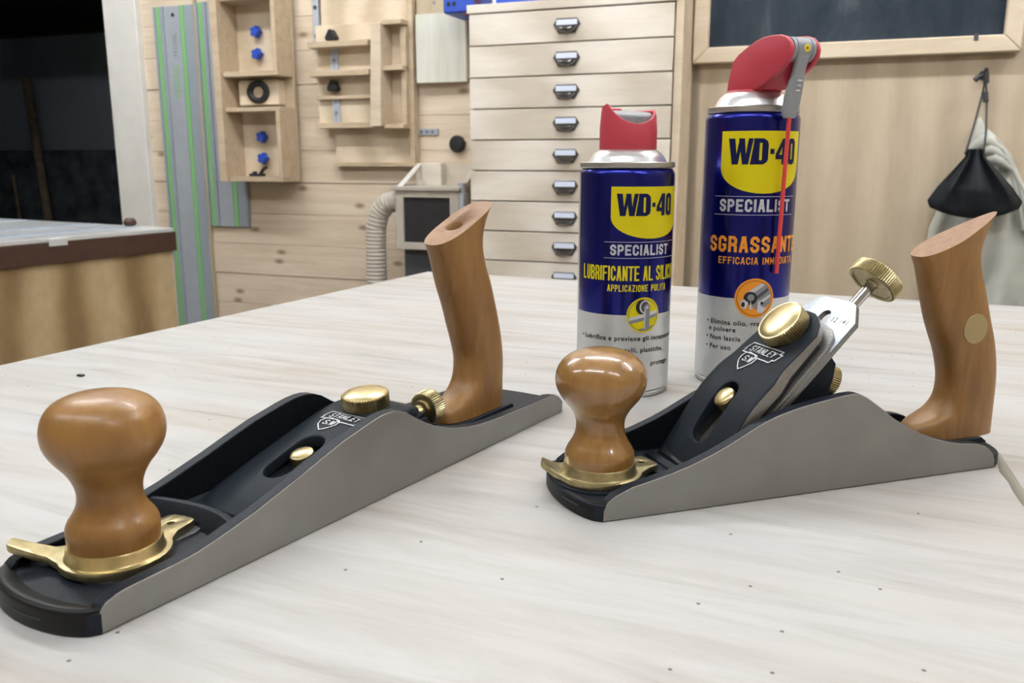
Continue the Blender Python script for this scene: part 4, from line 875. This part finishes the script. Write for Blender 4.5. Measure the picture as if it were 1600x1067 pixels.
# ---- taller can: degreaser with flip-down straw
c2 = spray_can('taller navy and silver spray can with red trigger head and flip-down straw', (.18273, .67694), 17, 69.5, 205.8, (206, 210.6, 34.0),
               [(31.4, 208.8), (29.4, 209.8), (28.4, 211.6), (27, 214.8), (24.8, 217.8), (22.2, 220), (20, 221.4)])
A0 = 17
s2 = shield(c2, 192.4, 147.6, 33.2, pos(18))
logo(s2, pos(17.5), 168.5, 18.6, 54)
line(c2, pos(-43), pos(66), 145.2); line(c2, pos(-43), pos(66), 131.8)
row(c2, 'SPECIALIST', pos(-34.8), 134.2, 9.2, 5.2, 1.75, 1.2, 'silver_print')
row(c2, 'SGRASSANTE', pos(-47.2), 104.2, 12.0, 6.6, 2.2, 1.45, 'orange')
row(c2, 'EFFICACIA IMMEDIATA', pos(-33), 95.4, 5.3, 2.95, .82, .93, 'orange', widths={' ': 1.6, 'M': 3.3})
x = pos(14.6)
e = poly(c2, 'emblem', arc(x, 70, 15.0, 0, 350, 35), 'orange', .2)
M['orange_dark'] = plain('dark_orange_print', (.36, .11, .01), .4)
poly(e, 'emblem_ring', arc(x, 70, 13.6, 0, 350, 35), 'orange_dark', .3); poly(e, 'emblem_ground', arc(x, 70, 12.9, 0, 350, 35), 'orange', .36)
poly(e, 'cylinder', [(x - 8, 73), (x + 4, 81.5), (x + 9, 79.5), (x + 12.4, 73), (x + 12.4, 66), (x + 3, 60), (x - 1, 63)], 'grey_mid', .42)
poly(e, 'cylinder', [(x - 5, 75.2), (x + 4, 81.2), (x + 7, 80.2), (x - 2, 73.6)], 'grey_light', .47); poly(e, 'cylinder', [(x, 71), (x + 9.4, 78), (x + 10.6, 76), (x + 1.4, 69)], 'grey_dark', .47)
poly(e, 'cylinder', [(x + 3, 67.6), (x + 12, 73.2), (x + 12.3, 71.4), (x + 4.4, 65.6)], 'grey_light', .47)
poly(e, 'joint', arc(x - 3.4, 70, 5, 0, 340, 17), 'black_print', .52); poly(e, 'joint', arc(x - 3, 70.6, 2.6, 0, 340, 17), 'grey_mid', .57); poly(e, 'joint', [(x - 4, 61.6), (x - 1.6, 61.6), (x - 3, 68)], 'grey_light', .57)
poly(e, 'nozzle', [(x - 10.8, 67), (x - 8.2, 69.4), (x - 4.6, 66.6), (x - 6.4, 61.6), (x - 9.4, 62.6)], 'grey_light', .62); poly(e, 'nozzle', arc(x - 8.4, 65.2, 1.3, 0, 330, 11, 2), 'black_print', .66)
poly(e, 'bracket_plate', [(x + 2.4, 69), (x + 5, 64), (x + 9, 62.6), (x + 6, 58.4), (x + 2, 59.6)], 'grey_light', .62); poly(e, 'bracket_plate', arc(x + 5.4, 66.4, 1.2, 0, 330, 11), 'black_print', .66)
small(c2, '• Elimina olio, grasso', pos(-47), 48.8, 5.2); small(c2, 'e polvere', pos(-43), 43.4, 5.2)
small(c2, '• Non lascia', pos(-47), 36.6, 5.2); small(c2, '• Per uso', pos(-47), 29.4, 5.2)
# trigger head: built along its own nozzle direction (q = outwards, o = to the viewer's right)
na = -PI / 2 + R_(37 - 17); qd = Vector((math.cos(na), math.sin(na), 0)); od = Vector((-qd.y, qd.x, 0))
def hd(q, z, o): p_ = qd * q + od * o; return (p_.x, p_.y, z)
cheek = [(-17, 220.6), (-15.5, 230), (-11, 244), (-4, 249), (6, 253), (16, 256.4), (24, 257.8), (33, 258), (42, 257.4), (49, 255.4), (54, 251), (55.6, 246.5), (54.6, 241.6), (51, 237), (45, 233.2), (38, 230), (28, 225.4), (18, 222.4), (8, 221)]
core = [(-17, 220.6), (-15.5, 230), (-11, 244), (-4, 248), (6, 252), (16, 255.4), (24, 256.6), (33, 256.8), (37, 256), (38, 249), (36, 243), (31, 236), (27, 230), (24, 222)]
def cpl(q, y, z):                                   # cheeks bulge outwards in the middle
    return q, y, z
for o0, o1, nm in ((-13.2, -9.4, 'trigger_cheek'), (9.4, 13.2, 'trigger_cheek')):
    from_bm(nm, plate(cheek, (), o0, o1, 1.2, fn=lambda q, z, o: hd(q, z, o)), 'red', c2, 40, MM)
from_bm('trigger_core', plate(core, (), -10, 10, .8, fn=lambda q, z, o: hd(q, z, o)), 'red', c2, 40, MM)
MB().lathe([(20.6, 219.4), (20.6, 221.2), (19.6, 222.6), (.01, 222.6)], 56).build('collar', 'red', c2, k=MM)
MB().lathe([(6.6, -9.6), (8.4, -9.2), (8.4, -6.6), (7.8, -6.4), (7.8, -6), (8.4, -5.8), (8.4, 5.8), (7.8, 6), (7.8, 6.4), (8.4, 6.6), (8.4, 9.2), (6.6, 9.6)], 40, c=hd(46.6, 247.2, 0), ax=od).build('nozzle_hub', 'grey_plastic', c2, k=MM)
ap_ = [(50.5, 254.2, 5.6), (53.8, 250.5, 5.8), (54.6, 246, 5.8), (53, 239, 5.0), (50.6, 231, 4.9), (48.2, 222, 6.3), (46.2, 214, 6.8), (44.6, 207, 6.5), (43.8, 203, 5.6), (43.4, 201, 4.4)]
rg = []
for i, (q, z, hw) in enumerate(ap_):
    th = 4.6 if 2 < i < 9 else 3.4
    rg.append([hd(q + dq * th / 2 - th / 2, z, oo * hw) for dq, oo in ((1, -.8), (1, .8), (.5, 1), (-.5, 1), (-1, .8), (-1, -.8), (-.5, -1), (.5, -1))])
arm = MB().loft(rg).build('flip_arm', 'grey_plastic', c2, smooth=50, k=MM)
for z in (226.4, 223, 219.6):
    MB().tube([hd(49.2 - (226.4 - z) * .26 + .1, z, -.8), hd(49.2 - (226.4 - z) * .26 + .1, z, 3)], .55, 8).build('grip_rib', 'grey_light', arm, k=MM)
M['yellow_bright'] = plain('yellow_insert', (.75, .62, .02), .4)
MB().lathe([(2.5, -.6), (2.5, .5), (1.1, .5), (1.0, .2), (.01, .2)], 24, c=hd(54.6, 247.6, 1.2), ax=qd).build('nozzle_insert', 'yellow_bright', arm, k=MM)
MB().lathe([(.9, 0), (.9, .35), (.01, .35)], 16, c=hd(54.8, 247.6, 1.2), ax=qd).build('nozzle_hole', 'orange_dark', arm, k=MM)
stw = [hd(42 - 3.4 * i / 10, 203 - 114 * i / 10, 0) for i in range(11)]
MB().tube(stw, 1.55, 14).build('straw', plain('red_straw', (.62, .05, .05), .4), c2, smooth=60, k=MM)
